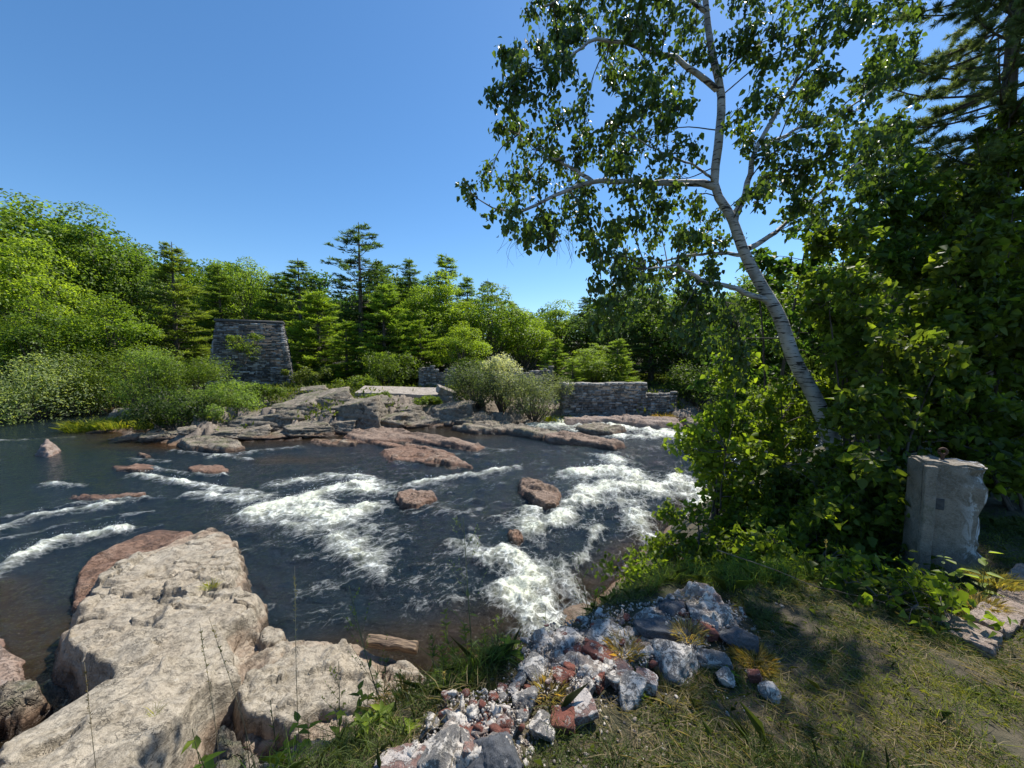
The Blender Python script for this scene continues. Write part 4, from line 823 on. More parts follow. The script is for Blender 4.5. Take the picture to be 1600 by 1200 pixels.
# ------------------------------------------------------------------ the leaning birch
def hang_leaves(rs, P, size, mbl, droop=1.0, spread=.9, tint0=.4, six=True):
    n = len(P); D = unit(np.array([0, 0, -1.0]) * droop + rs.normal(size=(n, 3)) * spread * .6); N = unit(rs.normal(size=(n, 3)) + np.array([0, 0, .35]))
    L = rs.uniform(.5, 1.25, n) * size; V, F = (leaves6 if six else leaves)(P, D, N, L, L * .72); t = np.clip(tint0 + .2 * rs.normal(size=n) + .35 * fbm(P * 1.1 + 7, 2), 0, 1); mbl.add(V, F, np.repeat(t, 6 if six else 4))
def clump_tree(name, label, trunk, tr_r, limbs, clumps, leafsize, per, col, bark, seed, depth, droop=1.0, twig=.006, cat='tree', y_sp=.5, mat='birch_leaf', root=None):
    """trunk/limbs: world polylines; clumps: (centre, radius)"""
    rs = np.random.RandomState(seed); root = np.array(trunk[0]) if root is None else root; e = empty(name, root); o = np.array(root)
    tp = bez(trunk, 40); mb = MB(); mb.add(*tube(tp - o, np.interp(np.linspace(0, 1, 40), np.linspace(0, 1, len(tr_r)), tr_r), 14)); tko = mb.build('trunk', bark, e, smooth=True)
    node = [tp[8:]]; lb = MB()
    for pts, r0, r1 in limbs:
        q = bez(pts, 18); q[1:-1] += rs.normal(size=(16, 3)) * r0 * .25; b = MB(); b.add(*tube(q - o, np.linspace(r0, r1, 18), 8)); b.build('limb', bark, tko, smooth=True); node.append(q[3:])
    node = np.concatenate(node); tw = MB(); lf = MB(); LP = []
    for c, r in clumps:
        c = np.array(c); i = np.argmin(np.linalg.norm(node - c, axis=1) + .25 * np.maximum(0, node[:, 2] - c[2])); s = node[i]
        m = (s + c) / 2 + np.array([0, 0, .12 * np.linalg.norm(s - c)]) + rs.normal(size=3) * .05
        main_ = bez([s, m, c], 9); tw.add(*tube(main_ - o, np.linspace(twig * 1.6, twig * .7, 9), 5))
        k = max(4, int(9 * r / .35))
        for _ in range(k):
            st = main_[rs.randint(4, 9)]; d = unit(rs.normal(size=3)) * r * rs.uniform(.5, 1.1) * np.array([1, y_sp + .5, .8]); en = c + d; en2 = en + np.array([0, 0, -.25 * r * droop])
            q = bez([st, (st + en) / 2 + np.array([0, 0, .06]), en, en2], 9); tw.add(*tube(q - o, np.linspace(twig * .6, twig * .25, 9), 3))
            nn = int(per * r / .35 / k * rs.uniform(.6, 1.4)) + 2; t = rs.uniform(.25, 1, nn) * 8; ii = np.minimum(t.astype(int), 7); LP.append(q[ii] + (q[ii + 1] - q[ii]) * (t - ii)[:, None] + rs.normal(size=(nn, 3)) * .045)
    hang_leaves(rs, np.concatenate(LP) - o, leafsize, lf, droop); tw.build('twigs', M['bark'], e); lf.build('foliage', M[mat], e, color=col); tag(e, label, cat); return e
Yb = 5.6
def A_(px, py, y=Yb): return at(px, py, y)
trunk = [A_(1322, 760), A_(1300, 690), A_(1275, 625), A_(1240, 560), A_(1218, 495), A_(1190, 447), A_(1163, 395), A_(1143, 340), A_(1117, 292), A_(1123, 220), A_(1127, 150), A_(1112, 80), A_(1103, 10), A_(1098, -80), A_(1090, -200), A_(1085, -300)]
trr = [.115, .105, .098, .091, .084, .077, .070, .063, .054, .058, .052, .045, .038, .03, .02, .01]
lims = [
 ([A_(1117, 292), A_(1060, 287, 5.5), A_(1000, 284, 5.4), A_(930, 283, 5.3), A_(880, 300, 5.2), A_(810, 330, 5.1), A_(770, 325, 5.0)], .055, .01),
 ([A_(925, 283, 5.3), A_(890, 260, 5.4), A_(850, 240, 5.5), A_(810, 210, 5.5)], .028, .006),
 ([A_(1120, 140), A_(1065, 98, 5.4), A_(1000, 75, 5.2), A_(930, 62, 5.1), A_(890, 90, 5.0), A_(830, 115, 5.0)], .04, .008),
 ([A_(1148, 345), A_(1165, 295, 5.7), A_(1180, 235, 5.8), A_(1230, 150, 6.0), A_(1275, 70, 6.1), A_(1330, -30, 6.2)], .05, .012),
 ([A_(1170, 388), A_(1215, 360, 5.8), A_(1260, 320, 6.0), A_(1320, 270, 6.2), A_(1380, 230, 6.3)], .04, .01),
 ([A_(1200, 470), A_(1150, 452, 5.4), A_(1100, 440, 5.2), A_(1060, 415, 5.1), A_(1010, 420, 5.0)], .045, .01),
 ([A_(1165, 398), A_(1110, 396, 5.8), A_(1050, 405, 6.0), A_(980, 430, 6.2)], .03, .008),
 ([A_(1105, 20), A_(1050, -20, 5.4), A_(970, -30, 5.2), A_(900, -10, 5.1), A_(850, 10, 5.0)], .03, .008),
 ([A_(1100, -40), A_(1170, -60, 5.8), A_(1260, -40, 5.9), A_(1350, -10, 6.0), A_(1420, 5, 6.0)], .03, .008),
 ([A_(1117, 285), A_(1090, 262, 5.2), A_(1040, 240, 5.0), A_(990, 215, 4.9)], .02, .006),
 ([A_(1185, 235, 5.8), A_(1250, 200, 5.9), A_(1340, 160, 5.9), A_(1400, 100, 5.9)], .025, .006)]
rs = np.random.RandomState(12)
CL = [(735,297,20),(765,285,26),(795,305,34),(830,285,34),(800,335,30),(845,345,34),(880,335,30),(830,375,22),(860,372,18),(805,210,28),(830,235,32),(858,255,30),(780,195,16),(890,300,28),(920,300,26),
 (790,95,28),(800,130,32),(820,155,24),(850,110,30),(880,135,26),(785,150,18),(880,175,30),(905,195,26),(870,75,24),(845,60,18),(825,8,20),(855,25,28),(890,20,34),(930,35,34),(900,65,26),(945,80,30),(980,50,34),(1000,15,36),(960,-10,36),(1045,30,38),(1060,-15,40),
 (925,225,34),(960,195,36),(960,240,38),(995,165,34),(1000,225,36),(1030,130,34),(1030,190,38),(1060,240,34),(1060,170,34),(1075,110,36),(1090,60,36),(1010,100,28),(945,130,24),(975,120,20),(960,280,30),(1000,300,30),(1045,310,30),(1080,320,30),(1050,275,22),
 (925,340,30),(950,370,34),(985,350,30),(905,375,22),(1020,360,34),(935,405,34),(970,415,34),(1010,400,34),(1050,370,34),(1090,365,30),(1085,410,34),(1040,430,36),(990,450,36),(940,450,30),(1115,430,30),(1130,380,22),(1120,345,22),
 (1060,470,36),(1010,480,34),(1100,490,36),(950,485,28),(1140,490,34),(1160,520,30),(1050,510,34),(1120,540,34),(1080,550,30),(1150,570,30),
 (1150,60,36),(1170,10,40),(1190,100,36),(1160,170,34),(1200,160,34),(1185,220,28),(1215,60,38),(1235,0,40),(1260,110,34),(1250,170,30),(1290,50,34),(1290,130,26),(1310,0,38),(1350,30,28),(1370,-10,34),(1420,5,28),(1385,80,30),(1400,120,28),(1370,110,24),(1360,140,24),(1410,50,20),(1330,170,26),(1300,190,24),(1220,240,30),(1255,230,28),(1200,280,26),(1180,300,22),
 (1240,290,30),(1275,270,30),(1310,230,30),(1290,310,34),(1330,290,32),(1350,240,34),(1380,210,34),(1400,250,30),(1370,290,34),(1250,340,30),(1300,350,34),(1410,180,20),
 (1250,600,26),(1275,640,30),(1225,540,24),(1265,580,22),(1140,-60,45),(1050,-90,45),(960,-60,40),(1240,-70,50),(1340,-70,45),(1100,-160,55),(1180,-150,50),(1000,-150,45),(1110,-240,50)]
clumps = [(A_(a + rs.uniform(-4, 4), b + rs.uniform(-4, 4), Yb + rs.uniform(-.9, .9)), r / 600 * Yb * 1.05) for a, b, r in CL]
bt = clump_tree('birch_tree', 'leaning white barked birch overhanging the river from the right bank', trunk, trr, lims, clumps, .078, 215, (.075, .12, .028), M['birch'], 5, None)
# dead twigs under the birch's left limb
mb = MB(); o_ = np.array(trunk[0])
for k in range(26):
    s = A_(rs.choice([800, 810, 825, 860, 870, 880]) + rs.uniform(-12, 12), 365 + rs.uniform(-10, 10), 5.1); e_ = s + np.array([rs.uniform(-.25, .15), rs.uniform(-.1, .1), rs.uniform(-.45, -.2)]); mb.add(*tube(bez([s, (s + e_) / 2 + rs.normal(size=3) * .06, e_], 7) - o_, np.linspace(.003, .0012, 7), 3))
mb.build('dead_twigs', M['bark'], bt)

# ------------------------------------------------------------------ right bank thicket
def thicket(name, label, base, H, regions, leafsize, per, col, seed, trunk_r=.03, mat='leaf', droop=.35, cat='shrub', twig=.005):
    """regions: (px, py, rpx, y, count)"""
    rs = np.random.RandomState(seed); b = np.array([base[0], base[1], gz(base[0], base[1]) - .1]); cl = []
    for (px, py, r, y, n) in regions:
        for _ in range(n):
            a = rs.uniform(0, 6.28); q = rs.uniform(0, 1) ** .5 * r; yy = y + rs.uniform(-.5, .5); c = at(px + q * math.cos(a), py + q * math.sin(a) * .9, yy)
            gzc = gz(c[0], c[1]); c[2] = max(c[2], gzc + .1); cl.append((c, rs.uniform(.15, .32)))
    top = max(cl, key=lambda t: t[0][2])[0]; trunk = [b, b * .6 + top * .4 + rs.normal(size=3) * .1, top]
    lim = []
    for j in range(4):
        c = cl[rs.randint(len(cl))][0]; s = np.array(trunk[0]) + np.array([rs.uniform(-.1, .1), rs.uniform(-.1, .1), .05]); lim.append(([s, (s + c) / 2 + np.array([0, 0, .15]), c], trunk_r * .6, trunk_r * .2))
    return clump_tree(name, label, trunk, [trunk_r, trunk_r * .6, trunk_r * .2], lim, cl, leafsize, per, col, M['bark'], seed, None, droop, twig, cat, mat=mat, root=b)
DG = (.110, .155, .024); MG = (.130, .185, .026); BG = (.165, .230, .028)
thicket('sapling', 'bright leafy sapling leaning over the water below the birch', (3.0, 5.6), 2, [(1105,690,45,5.8,9),(1150,640,45,5.9,8),(1150,740,50,5.8,10),(1150,580,30,5.9,5),(1200,700,50,5.7,9),(1160,800,45,5.6,8)], .10, 130, BG, 31)
thicket('sapling', 'dark leafy sapling growing around the foot of the birch', (4.0, 5.3), 3, [(1225,660,60,6.6,12),(1230,770,55,5.3,12),(1300,760,60,4.9,12),(1200,830,50,5.2,8)], .095, 140, MG, 32)
thicket('sapling', 'tall green sapling just right of the birch trunk', (4.7, 5.2), 4, [(1320,480,70,5.6,14),(1300,400,60,5.8,10),(1360,580,60,5.4,12),(1330,540,45,5.7,8),(1290,620,40,6.4,6)], .10, 140, MG, 33)
thicket('sapling', 'leafy sapling with yellow green top between birch and pine', (6.5, 7.2), 5, [(1370,250,60,7.5,12),(1400,330,60,7.4,13),(1360,400,60,7.2,12),(1430,430,60,7.0,12),(1400,500,60,7.0,10)], .12, 130, (.085, .14, .022), 34)
thicket('sapling', 'dense maple like sapling left of the concrete post', (4.3, 4.3), 3, [(1370,650,60,4.5,14),(1400,740,55,4.2,12),(1350,820,60,4.1,12),(1420,580,60,4.7,12)], .10, 150, DG, 35)
thicket('sapling', 'dark broad leaved tree crowding the right frame edge', (6.5, 5.0), 5, [(1520,420,70,5.4,14),(1570,500,70,5.3,14),(1500,560,70,5.2,14),(1580,380,60,5.6,12),(1560,620,60,5.0,12),(1620,560,60,5.2,8),(1480,480,50,5.6,8)], .11, 160, DG, 36)
thicket('sapling', 'dark leafy shrub behind the concrete post', (5.6, 4.2), 3, [(1480,660,60,4.8,12),(1560,680,60,4.4,12),(1590,740,50,4.2,10),(1450,620,50,5.0,9)], .10, 150, DG, 37)
thicket('shrub', 'low leafy shrub between the sapling thicket and the water', (2.5, 4.9), 1.5, [(1080,840,50,5.6,9),(1130,880,45,4.9,9),(1060,880,40,5.3,7),(1170,860,45,4.7,9)], .085, 120, MG, 38)
thicket('shrub', 'shaded bramble covering the slope under the thicket', (2.9, 3.7), 1.2, [(1230,880,50,4.1,12),(1290,900,50,3.8,12),(1350,910,50,3.6,12),(1240,930,40,3.5,8)], .075, 130, MG, 39)
thicket('shrub', 'bramble at the foot of the concrete post', (3.1, 3.0), .8, [(1390,940,40,3.2,9),(1430,985,28,2.85,7),(1450,935,24,2.95,8),(1330,960,40,3.2,8)], .065, 110, MG, 40)
thicket('shrub', 'slim leafy shrub reaching toward the rapid by the rubble', (1.6, 3.9), .8, [(985,905,35,4.4,6),(1010,880,30,4.6,5),(975,945,30,3.9,5),(1030,930,35,4.0,6)], .06, 110, BG, 41)
thicket('sapling', 'shaded tree filling the gap deep in the thicket', (8.5, 9.0), 6, [(1480,300,90,9,12),(1420,560,80,8.5,14),(1300,620,80,8.5,12),(1500,420,80,8.5,12),(1560,250,60,9,8),(1400,680,80,8,10)], .15, 110, DG, 42, .06)
thicket('sapling', 'mid depth green tree behind the birch stem', (6.5, 9.5), 6, [(1230,400,60,9,9),(1200,560,70,9.5,12),(1120,600,50,10,8),(1280,480,70,9,12),(1210,660,60,9.5,10),(1150,520,50,10,6)], .14, 110, (.06,.115,.022), 43, .06)
thicket('sapling', 'dark leafy tree top under the soft needled pine', (9.0, 7.0), 6, [(1500,300,50,7.5,10),(1560,260,55,7.5,12),(1600,330,60,7.2,12),(1530,370,60,7.0,12),(1450,360,40,7.4,8),(1600,200,40,7.8,7)], .11, 150, DG, 45, .05)
thicket('sapling', 'dark undergrowth tree beyond the frame side of the path', (7.2, 4.2), 4, [(1640,480,70,4.9,10),(1640,650,60,4.6,10),(1660,330,60,5.3,8)], .11, 130, DG, 44)
# big pine at the right edge
def near_pine():
    y = 8.5; b = at(1577, 90, y); x0 = b[0]; z0 = gz(x0, y) - .1; H = 15; rs = np.random.RandomState(61); e = empty('pine_tree', (x0, y, z0)); tk = MB(); br = MB(); cr = MB()
    tk.add(*tube(bez([(0, 0, 0), (.05, 0, H / 2), (0, 0, H)], 20), np.linspace(.2, .03, 20), 10)); tk.build('trunk', M['bark'], e, smooth=True)
    P = []; D = []
    for z in np.arange(3.2, H, .42):
        for _ in range(7):
            an = rs.uniform(0, 6.283); L = (2.6 if z < 9 else 2.6 * (H - z) / 6) * rs.uniform(.6, 1.1); dr = np.array([math.cos(an), math.sin(an), 0]); s = np.array([0, 0, z + rs.uniform(-.2, .2)]); q = bez([s, s + dr * L * .55 + np.array([0, 0, .03]), s + dr * L + np.array([0, 0, .18 * L])], 9)
            br.add(*tube(q, np.linspace(.028, .006, 9), 5))
            for t in rs.uniform(.2, 1, 19):
                i = int(t * 7.9); a = q[i]; sd_ = dr + rs.normal(size=3) * np.array([.8, .8, .25]); ln = rs.uniform(.15, .5) * (1.2 - t * .5); en = a + unit(sd_) * ln; br.add(*tube(np.array([a, en]), [.006, .003], 3))
                m = 9; tt = rs.uniform(.2, 1, m)[:, None]; P.append(a + (en - a) * tt); D.append(np.repeat(unit(sd_ + np.array([0, 0, .3]))[None], m, 0))
    P = np.concatenate(P); D = np.concatenate(D); k = 12; P = np.repeat(P, k, 0); D = np.repeat(D, k, 0); n = len(P); D = unit(D + rs.normal(size=(n, 3)) * .55); N = unit(rs.normal(size=(n, 3)))
    V, F = leaves(P, D, N, rs.uniform(.10, .17, n), .011, 0, .05); cr.add(V, F, np.repeat(rs.uniform(.1, .75, n), 4)); br.build('branches', M['bark'], e); cr.build('needles', M['needle'], e, color=(.14, .185, .085)); tag(e, 'tall soft needled pine at the upper right edge', 'tree')
near_pine()

# ------------------------------------------------------------------ near bank: rubble of the old wall
def rub_z(x, y): return np.maximum(2.46, ground_z(x, y)) + .058 + .055 * fbm(p3(x, y, 4, 3.5), 3) + .018 * fbm(p3(x, y, 8, 14), 3)
rub = [(630,1215),(672,1140),(705,1104),(785,1096),(800,1050),(815,1010),(850,985),(930,960),(1010,945),(1040,915),(1100,915),(1150,945),(1180,975),(1170,1005),(1130,1010),(1120,1040),(1060,1065),(1000,1075),(960,1110),(900,1120),(850,1130),(820,1190),(800,1260),(560,1290)]
o = slab('wall_remnant', outline(rub, 2.45), rub_z, 1.9, .009, .12, M['mortar'], 91, .040, .02, .10, 0, .10, .02); tag(o, 'crumbled whitish mortar bed of the old wall along the bank edge', 'ruin')
RB = [ # px, py, width px, aspect, height m, mat, label
 (693,1160,74,.85,.15,'limerock','large rounded grey white stone at the bottom of the rubble'),(775,1182,90,.7,.13,'darkstone','big dark grey stone at the bottom edge of the rubble'),
 (748,1127,66,.45,.05,'brick','flat red brick slab above the big dark grey stone'),(619,1190,95,.7,.09,'pinkstone','pale pink brick block at the bottom left end of the rubble'),
 (706,1118,44,.8,.09,'limerock','grey stone touching the flat red brick slab'),(832,1032,44,.9,.09,'limerock','white stone at the left side of the rubble'),
 (899,1013,34,.8,.08,'brick','bright orange red brick lump in the upper rubble'),(877,1048,28,1.1,.08,'brick','upright red brick fragment left of the rubble middle'),
 (906,1092,56,.7,.06,'pinkstone','pink triangular brick piece low in the rubble'),(938,1008,64,.6,.07,'brick','wide maroon brick beside the orange red lump'),
 (1096,966,44,.7,.07,'brick','red crumbly brick set in the top end of the rubble'),(965,1036,48,.7,.06,'pinkstone','faded pink brick in the middle of the rubble'),
 (880,1106,44,.6,.05,'brick','thin red brick shard near the pink triangle'),(1034,972,66,.7,.10,'darkstone','dark blue grey stone below the top end of the rubble'),
 (1048,936,44,.7,.11,'darkstone','purplish grey stone at the far tip of the rubble'),(1108,946,80,.5,.13,'limerock','long white crusted stone crowning the rubble'),
 (1158,978,48,.7,.09,'darkstone','smooth blue grey stone at the right end of the rubble'),(1052,1018,74,.6,.12,'limerock','broad white crusted stone in the middle right of the rubble'),
 (880,992,74,.5,.10,'limerock','white stone at the water side of the rubble'),(942,978,60,.6,.10,'limerock','grey white stone behind the maroon brick'),
 (985,1065,50,.7,.08,'limerock','white stone near the grass side of the rubble'),(820,1080,46,.7,.08,'limerock','pale stone on the left slope of the rubble'),
 (845,1115,40,.7,.07,'limerock','small pale stone right of the broad leaved plant'),(1010,1048,40,.7,.07,'pinkstone','pink fragment under the broad white stone'),
 (1110,1005,44,.7,.07,'limerock','grey white stone right of the broad crusted stone'),(930,1045,34,.8,.07,'brick','small dark red brick chip at the rubble center'),
 (740,1165,46,.7,.08,'pinkstone','pinkish stone wedged between the grey white and dark stones'),(660,1200,50,.7,.08,'limerock','stone corner at the bottom frame edge of the rubble'),
 (985,985,40,.8,.06,'brick','reddish brick half buried above the broad white stone'),(1135,1040,30,.8,.05,'limerock','small white stone in the grass beside the rubble'),
 (1180,1035,22,.8,.04,'brick','tiny orange brick bit in the dry grass'),(1208,1058,30,.7,.05,'limerock','pale pebble stone in the grass right of the rubble'),(915,1060,30,.7,.06,'limerock','little white stone under the red chip')]
for i, (px, py, wp, asp, h, mt, lab) in enumerate(RB):
    p = gp(px, py, 2.58); W_ = wp / 600 * p[1] * .92; isb = mt in ('brick', 'pinkstone')
    P, F = rockmesh((W_, W_ * (.55 + .5 * asp), h * 1.05), 300 + i, 9, 5, .11, .80 if isb else 0); P = rotz(P, (i * 2.3) % 3.1 if not isb else (i * .7) % 1.6 - .6)
    o = mk('brick' if isb else 'rubble_stone', P, F, M[mt], smooth=True); o.location = (p[0], p[1], float(rub_z(np.array([p[0]]), np.array([p[1]]))[0]) - .024 + h * .0); o.rotation_euler = (R((i * 37) % 30 - 15), R((i * 53) % 30 - 15), 0); tag(o, lab, 'brick' if isb else 'stone')
rs = np.random.RandomState(19); cm = []
for k in range(6):
    P, F = rockmesh((1, .8, .55), 900 + k, 8, 3, .10); o = mk('rubble_fragment', P, F, M['brick'] if k < 2 else (M['pinkstone'] if k == 2 else M['limerock']), smooth=True); cm.append(o.data); bpy.data.objects.remove(o)
rp0 = np.array(outline(rub, 2.45)); nfr = 0
while nfr < 110:
    p = gp(rs.uniform(640, 1190), rs.uniform(935, 1200), 2.5); pa = np.array([p[0]]), np.array([p[1]])
    if poly_sd(pa[0], pa[1], rp0)[0] < .03: continue
    k = rs.randint(6); o = mo('rubble_fragment', cm[k]); s = rs.uniform(.025, .065); o.location = (p[0], p[1], float(rub_z(*pa)[0]) + .1 * s); o.scale = (s, s * rs.uniform(.7, 1.2), s * rs.uniform(.7, 1.2)); o.rotation_euler = (rs.uniform(-.6, .6), rs.uniform(-.6, .6), rs.uniform(0, 6)); nfr += 1
    tag(o, 'small red brick chip lying in the mortar of the rubble' if k < 2 else 'small pink chip lying in the mortar of the rubble' if k == 2 else 'small whitish stone chip lying in the mortar of the rubble', 'chip', 'small red chips in the rubble' if k < 2 else 'small pink chips in the rubble' if k == 2 else 'small whitish chips in the rubble')
# crumbs of mortar and gravel: nobody could count them
rs = np.random.RandomState(9); mb = MB(); V0, F0 = ico(1); pts = [gp(rs.uniform(640, 1230), rs.uniform(930, 1200), 2.53) for _ in range(9000)]
rp = np.array(outline(rub, 2.45)); PP_ = np.array(pts); sd_ = poly_sd(PP_[:, 0], PP_[:, 1], rp); kk = (sd_ > -.03) | ((sd_ > -.3) & (rs.rand(len(sd_)) < .12)); PP_ = PP_[kk]; sd_ = sd_[kk]; gzz = ground_z(PP_[:, 0], PP_[:, 1]); rz_ = rub_z(PP_[:, 0], PP_[:, 1])
for p, s_, zg, zr_ in zip(PP_, sd_, gzz, rz_):
    s = rs.uniform(.0015, .006) * (1 if rs.rand() < .92 else 2.0); mb.add(V0 * s * rs.uniform(.45, 1.4, 3) * (1 + .9 * rs.rand(len(V0), 1)) + np.array([p[0], p[1], (zr_ if s_ > .05 else zg) + rs.uniform(-.005, .008)]), F0, rs.rand())
o = mb.build('crumbs', M['mortar']); tag(o, 'loose white mortar crumbs and gravel over the rubble', 'gravel', kind='stuff')

# ------------------------------------------------------------------ concrete post with iron eye
def post():
    c = at(1492, 800, 3.35); zt = at(1495, 730, 3.2)[2]; z0 = zt - 1.5; e = empty('concrete_post', (c[0] + .02, 3.45, z0), R(-26)); rs = np.random.RandomState(4)
    bm = bmesh.new()
    def bx(x0, x1, y0, y1, a, b, n=24):
        r = bmesh.ops.create_cube(bm, size=1)['verts']
        for v in r: v.co = Vector((x0 if v.co.x < 0 else x1, y0 if v.co.y < 0 else y1, a if v.co.z < 0 else b))
    bx(-.215, .205, -.15, .17, -.5, 1.5)
    bmesh.ops.bevel(bm, geom=bm.edges[:], offset=.018, segments=2, affect='EDGES')
    for _ in range(5):
        es = [q for q in bm.edges if q.calc_length() > .045]
        if es: bmesh.ops.subdivide_edges(bm, edges=es, cuts=1, use_grid_fill=True)
    bmesh.ops.triangulate(bm, faces=[f for f in bm.faces if len(f.verts) > 4])
    for v in bm.verts:
        p = v.co.copy(); nv = Vector(mnoise.noise_vector(p * 5)) * .008 + Vector(mnoise.noise_vector(p * 22)) * .003
        if p.x > .05 and p.z > .7: nv += Vector((-1, .8, -.4)) * max(0, mnoise.noise(p * 6 + Vector((3, 1, 0))) + .15) * .07 * min(1, (p.x - .05) * 8)
        if p.z > 1.4 : nv.z -= abs(mnoise.noise(p * 7)) * .05
        v.co = p + nv
    me = bpy.data.meshes.new('shaft'); bm.to_mesh(me); bm.free()
    m, nt, out = newmat('stained concrete'); n = NT(nt); v = n.n('TexCoord').outputs['Object']; sp = n.n('SeparateXYZ'); n.l(v, sp.inputs[0])
    f = n.noise(v, 9, 6, .7, .5); g = n.noise(v, 60, 4, .7); col = n.mix(n.ramp(f, .35, .65), (.15, .125, .092), (.27, .23, .18)); col = n.mix(n.ramp(g, .4, .7, 0, .5), col, (.34, .30, .25)); ag = n.noise(v, 130, 2, .8); col = n.mix(n.ramp(ag, .60, .68, 0, .7), col, (.07, .06, .05)); ms = n.math('MULTIPLY', n.ramp(n.noise(v, 4, 5, .7), .5, .62, 0, .7), n.ramp(sp.outputs[2], 1.0, .3)); col = n.mix(ms, col, (.07, .08, .035))
    wm = n.math('MULTIPLY', n.ramp(sp.outputs[0], .0, .22), n.ramp(n.noise(n.mapping(v, (1, 1, .4)), 8, 5, .7, 1.2), .48, .56)); col = n.mix(wm, col, (.66, .65, .63))
    p = n.n('BsdfPrincipled'); n.l(col, p.inputs[0]); p.inputs['Roughness'].default_value = .92; n.l(n.bump(n.math('ADD', f, n.math('MULTIPLY', g, .5)), .8, .02), p.inputs['Normal']); n.l(p.outputs[0], out.inputs[0]); me.materials.append(m); M['post'] = m
    mo('shaft', me, e)
    rib = block('rib', (-.185, -.18, .5), (.08, .06, 1.94), (0, 0, 0), m, 8, None, None, bev=.01, dents=.008); rib.parent = e
    pl = block('recess_patch', (-.10, -.155, 1.12), (.06, .014, .10), (0, 0, 0), M['core'], 2, None, None, bev=.004, dents=.002); pl.parent = e  # thin dark block standing in for the shade of a square recess
    a = np.linspace(0, 2 * math.pi, 25); ring = np.stack([0.028 * np.cos(a) - .03, 0 * a + .02, .028 * np.sin(a) + 1.565], -1); mb = MB(); mb.add(*tube(ring, .011 + 0 * a, 8)); mb.add(*tube([(-.03, .02, 1.42), (-.03, .02, 1.55)], [.014, .014], 8)); mb.build('eye_bolt', M['rust'], e, smooth=True)
    tag(e, 'square weathered concrete post topped by a rusty iron eye', 'post')
post()
# edging blocks of the path
p0 = gp(1518, 978, 2.52)[:2]; p1 = gp(1640, 850, 2.52)[:2]; u_ = (p1 - p0) / np.linalg.norm(p1 - p0); n_ = np.array([u_[1], -u_[0]]); az = math.atan2(u_[1], u_[0])
for i, (a_, b_, dx, dy, lab) in enumerate([(0, 0, .17, .24, 'pale pink edging block nearest the viewer at right'), (-.14, .03, .07, .18, 'small pale end stone touching the pale pink edging block'), (.30, .04, .34, .19, 'long brown edging block beside the pale pink one'), (.67, .03, .34, .20, 'grey brown edging block in the middle of the row'), (1.05, .02, .36, .19, 'pinkish edging block past the middle of the row'), (1.44, .03, .36, .20, 'farthest edging block of the row near the post'), (.48, .25, .36, .18, 'lower edging block in the second row at the right frame edge')]):
    q = p0 + u_ * a_ + n_ * b_; block('edging_block', (q[0], q[1], gz(q[0], q[1]) + .005), (dx, dy, .11), (R(i * 3 % 5 - 2), R(i * 7 % 5 - 2), az + .06 * math.sin(i * 2.0)), M['paver'], 30 + i, lab, 'block', bev=.010, dents=.014)

# ------------------------------------------------------------------ driftwood
p = gp(612, 1006, .35); o = block('driftwood_log', p, (.72, .13, .13), (R(20), R(3), R(-8)), M['wood'], 6, 'short squared driftwood log stranded above the dark water', 'log', bev=.025, dents=.02)
a = at(1118, 913, 3.0); b = at(1398, 988, 2.45); mb = MB(); a[2] = 2.66; q = bez([a, (a + b) / 2 + np.array([0, 0, .06]), b], 14); q[:, 2] = np.maximum(ground_z(q[:, 0], q[:, 1]) + .07, q[:, 2]); mb.add(*tube(q, np.linspace(.0042, .002, 14), 6)); o = mb.build('fallen_stick', M['wood'], smooth=True); tag(o, 'long thin bare stick lying across the grass before the thicket', 'stick')

# ------------------------------------------------------------------ near grass (stuff) and weeds (things)
def near_grass():
    rs = np.random.RandomState(21); N_ = 380000
    x = rs.uniform(-3.6, 5.5, N_); y = rs.uniform(.9, 4.2, N_) ** 1.0; yc = ycrest(x); sdr = poly_sd(x, y, rp)
    cl = fbm(p3(x, y, 3, 3.0), 3); cl2 = fbm(p3(x, y, 6, 1.3), 3)
    keep = (y < yc + np.where(x < 1.2, .16, .5)) & (sdr < -.02 + .05 * cl) & (cl + .35 > rs.uniform(0, .55, N_)) & (rs.rand(N_) < np.clip(3.2 / (y + .6), .3, 1))
    x, y, cl, cl2 = x[keep], y[keep], cl[keep], cl2[keep]; n = len(x); z = ground_z(x, y) - .004
    edge = np.exp(-((y - ycrest(x)) / .35) ** 2); h = rs.uniform(.02, .05, n) * (1 + .9 * edge * (x < 3) + 1.0 * (cl2 > .12) + 1.2 * (x < -.5) * 0) * np.where(rs.rand(n) < .04, 1.9, 1)
    P = np.stack([x, y, z], -1); D = unit(rs.normal(size=(n, 3)) * .75 + np.array([0, 0, .75])); D[:, 2] = np.abs(D[:, 2]); V, F = blades(P, D, h * 1.3, .0032 + 0 * h, rs, .8)
    t = np.clip(.50 - 1.1 * cl2 + .2 * rs.normal(size=n) + .55 * np.exp(-((x - 2.15) ** 2 / .25 + (y - 1.72) ** 2 / .06)) + .4 * np.exp(-((x - 1.5) ** 2 / .08 + (y - 1.9) ** 2 / .05)), 0, 1); dry = (t > .55)
    o = mk('grass', V, F, M['grass'], tint=np.repeat(t, 5), color=(.100, .132, .040)); tag(o, 'short mown grass with dry tan patches on the near bank', 'grass', kind='stuff')
near_grass()
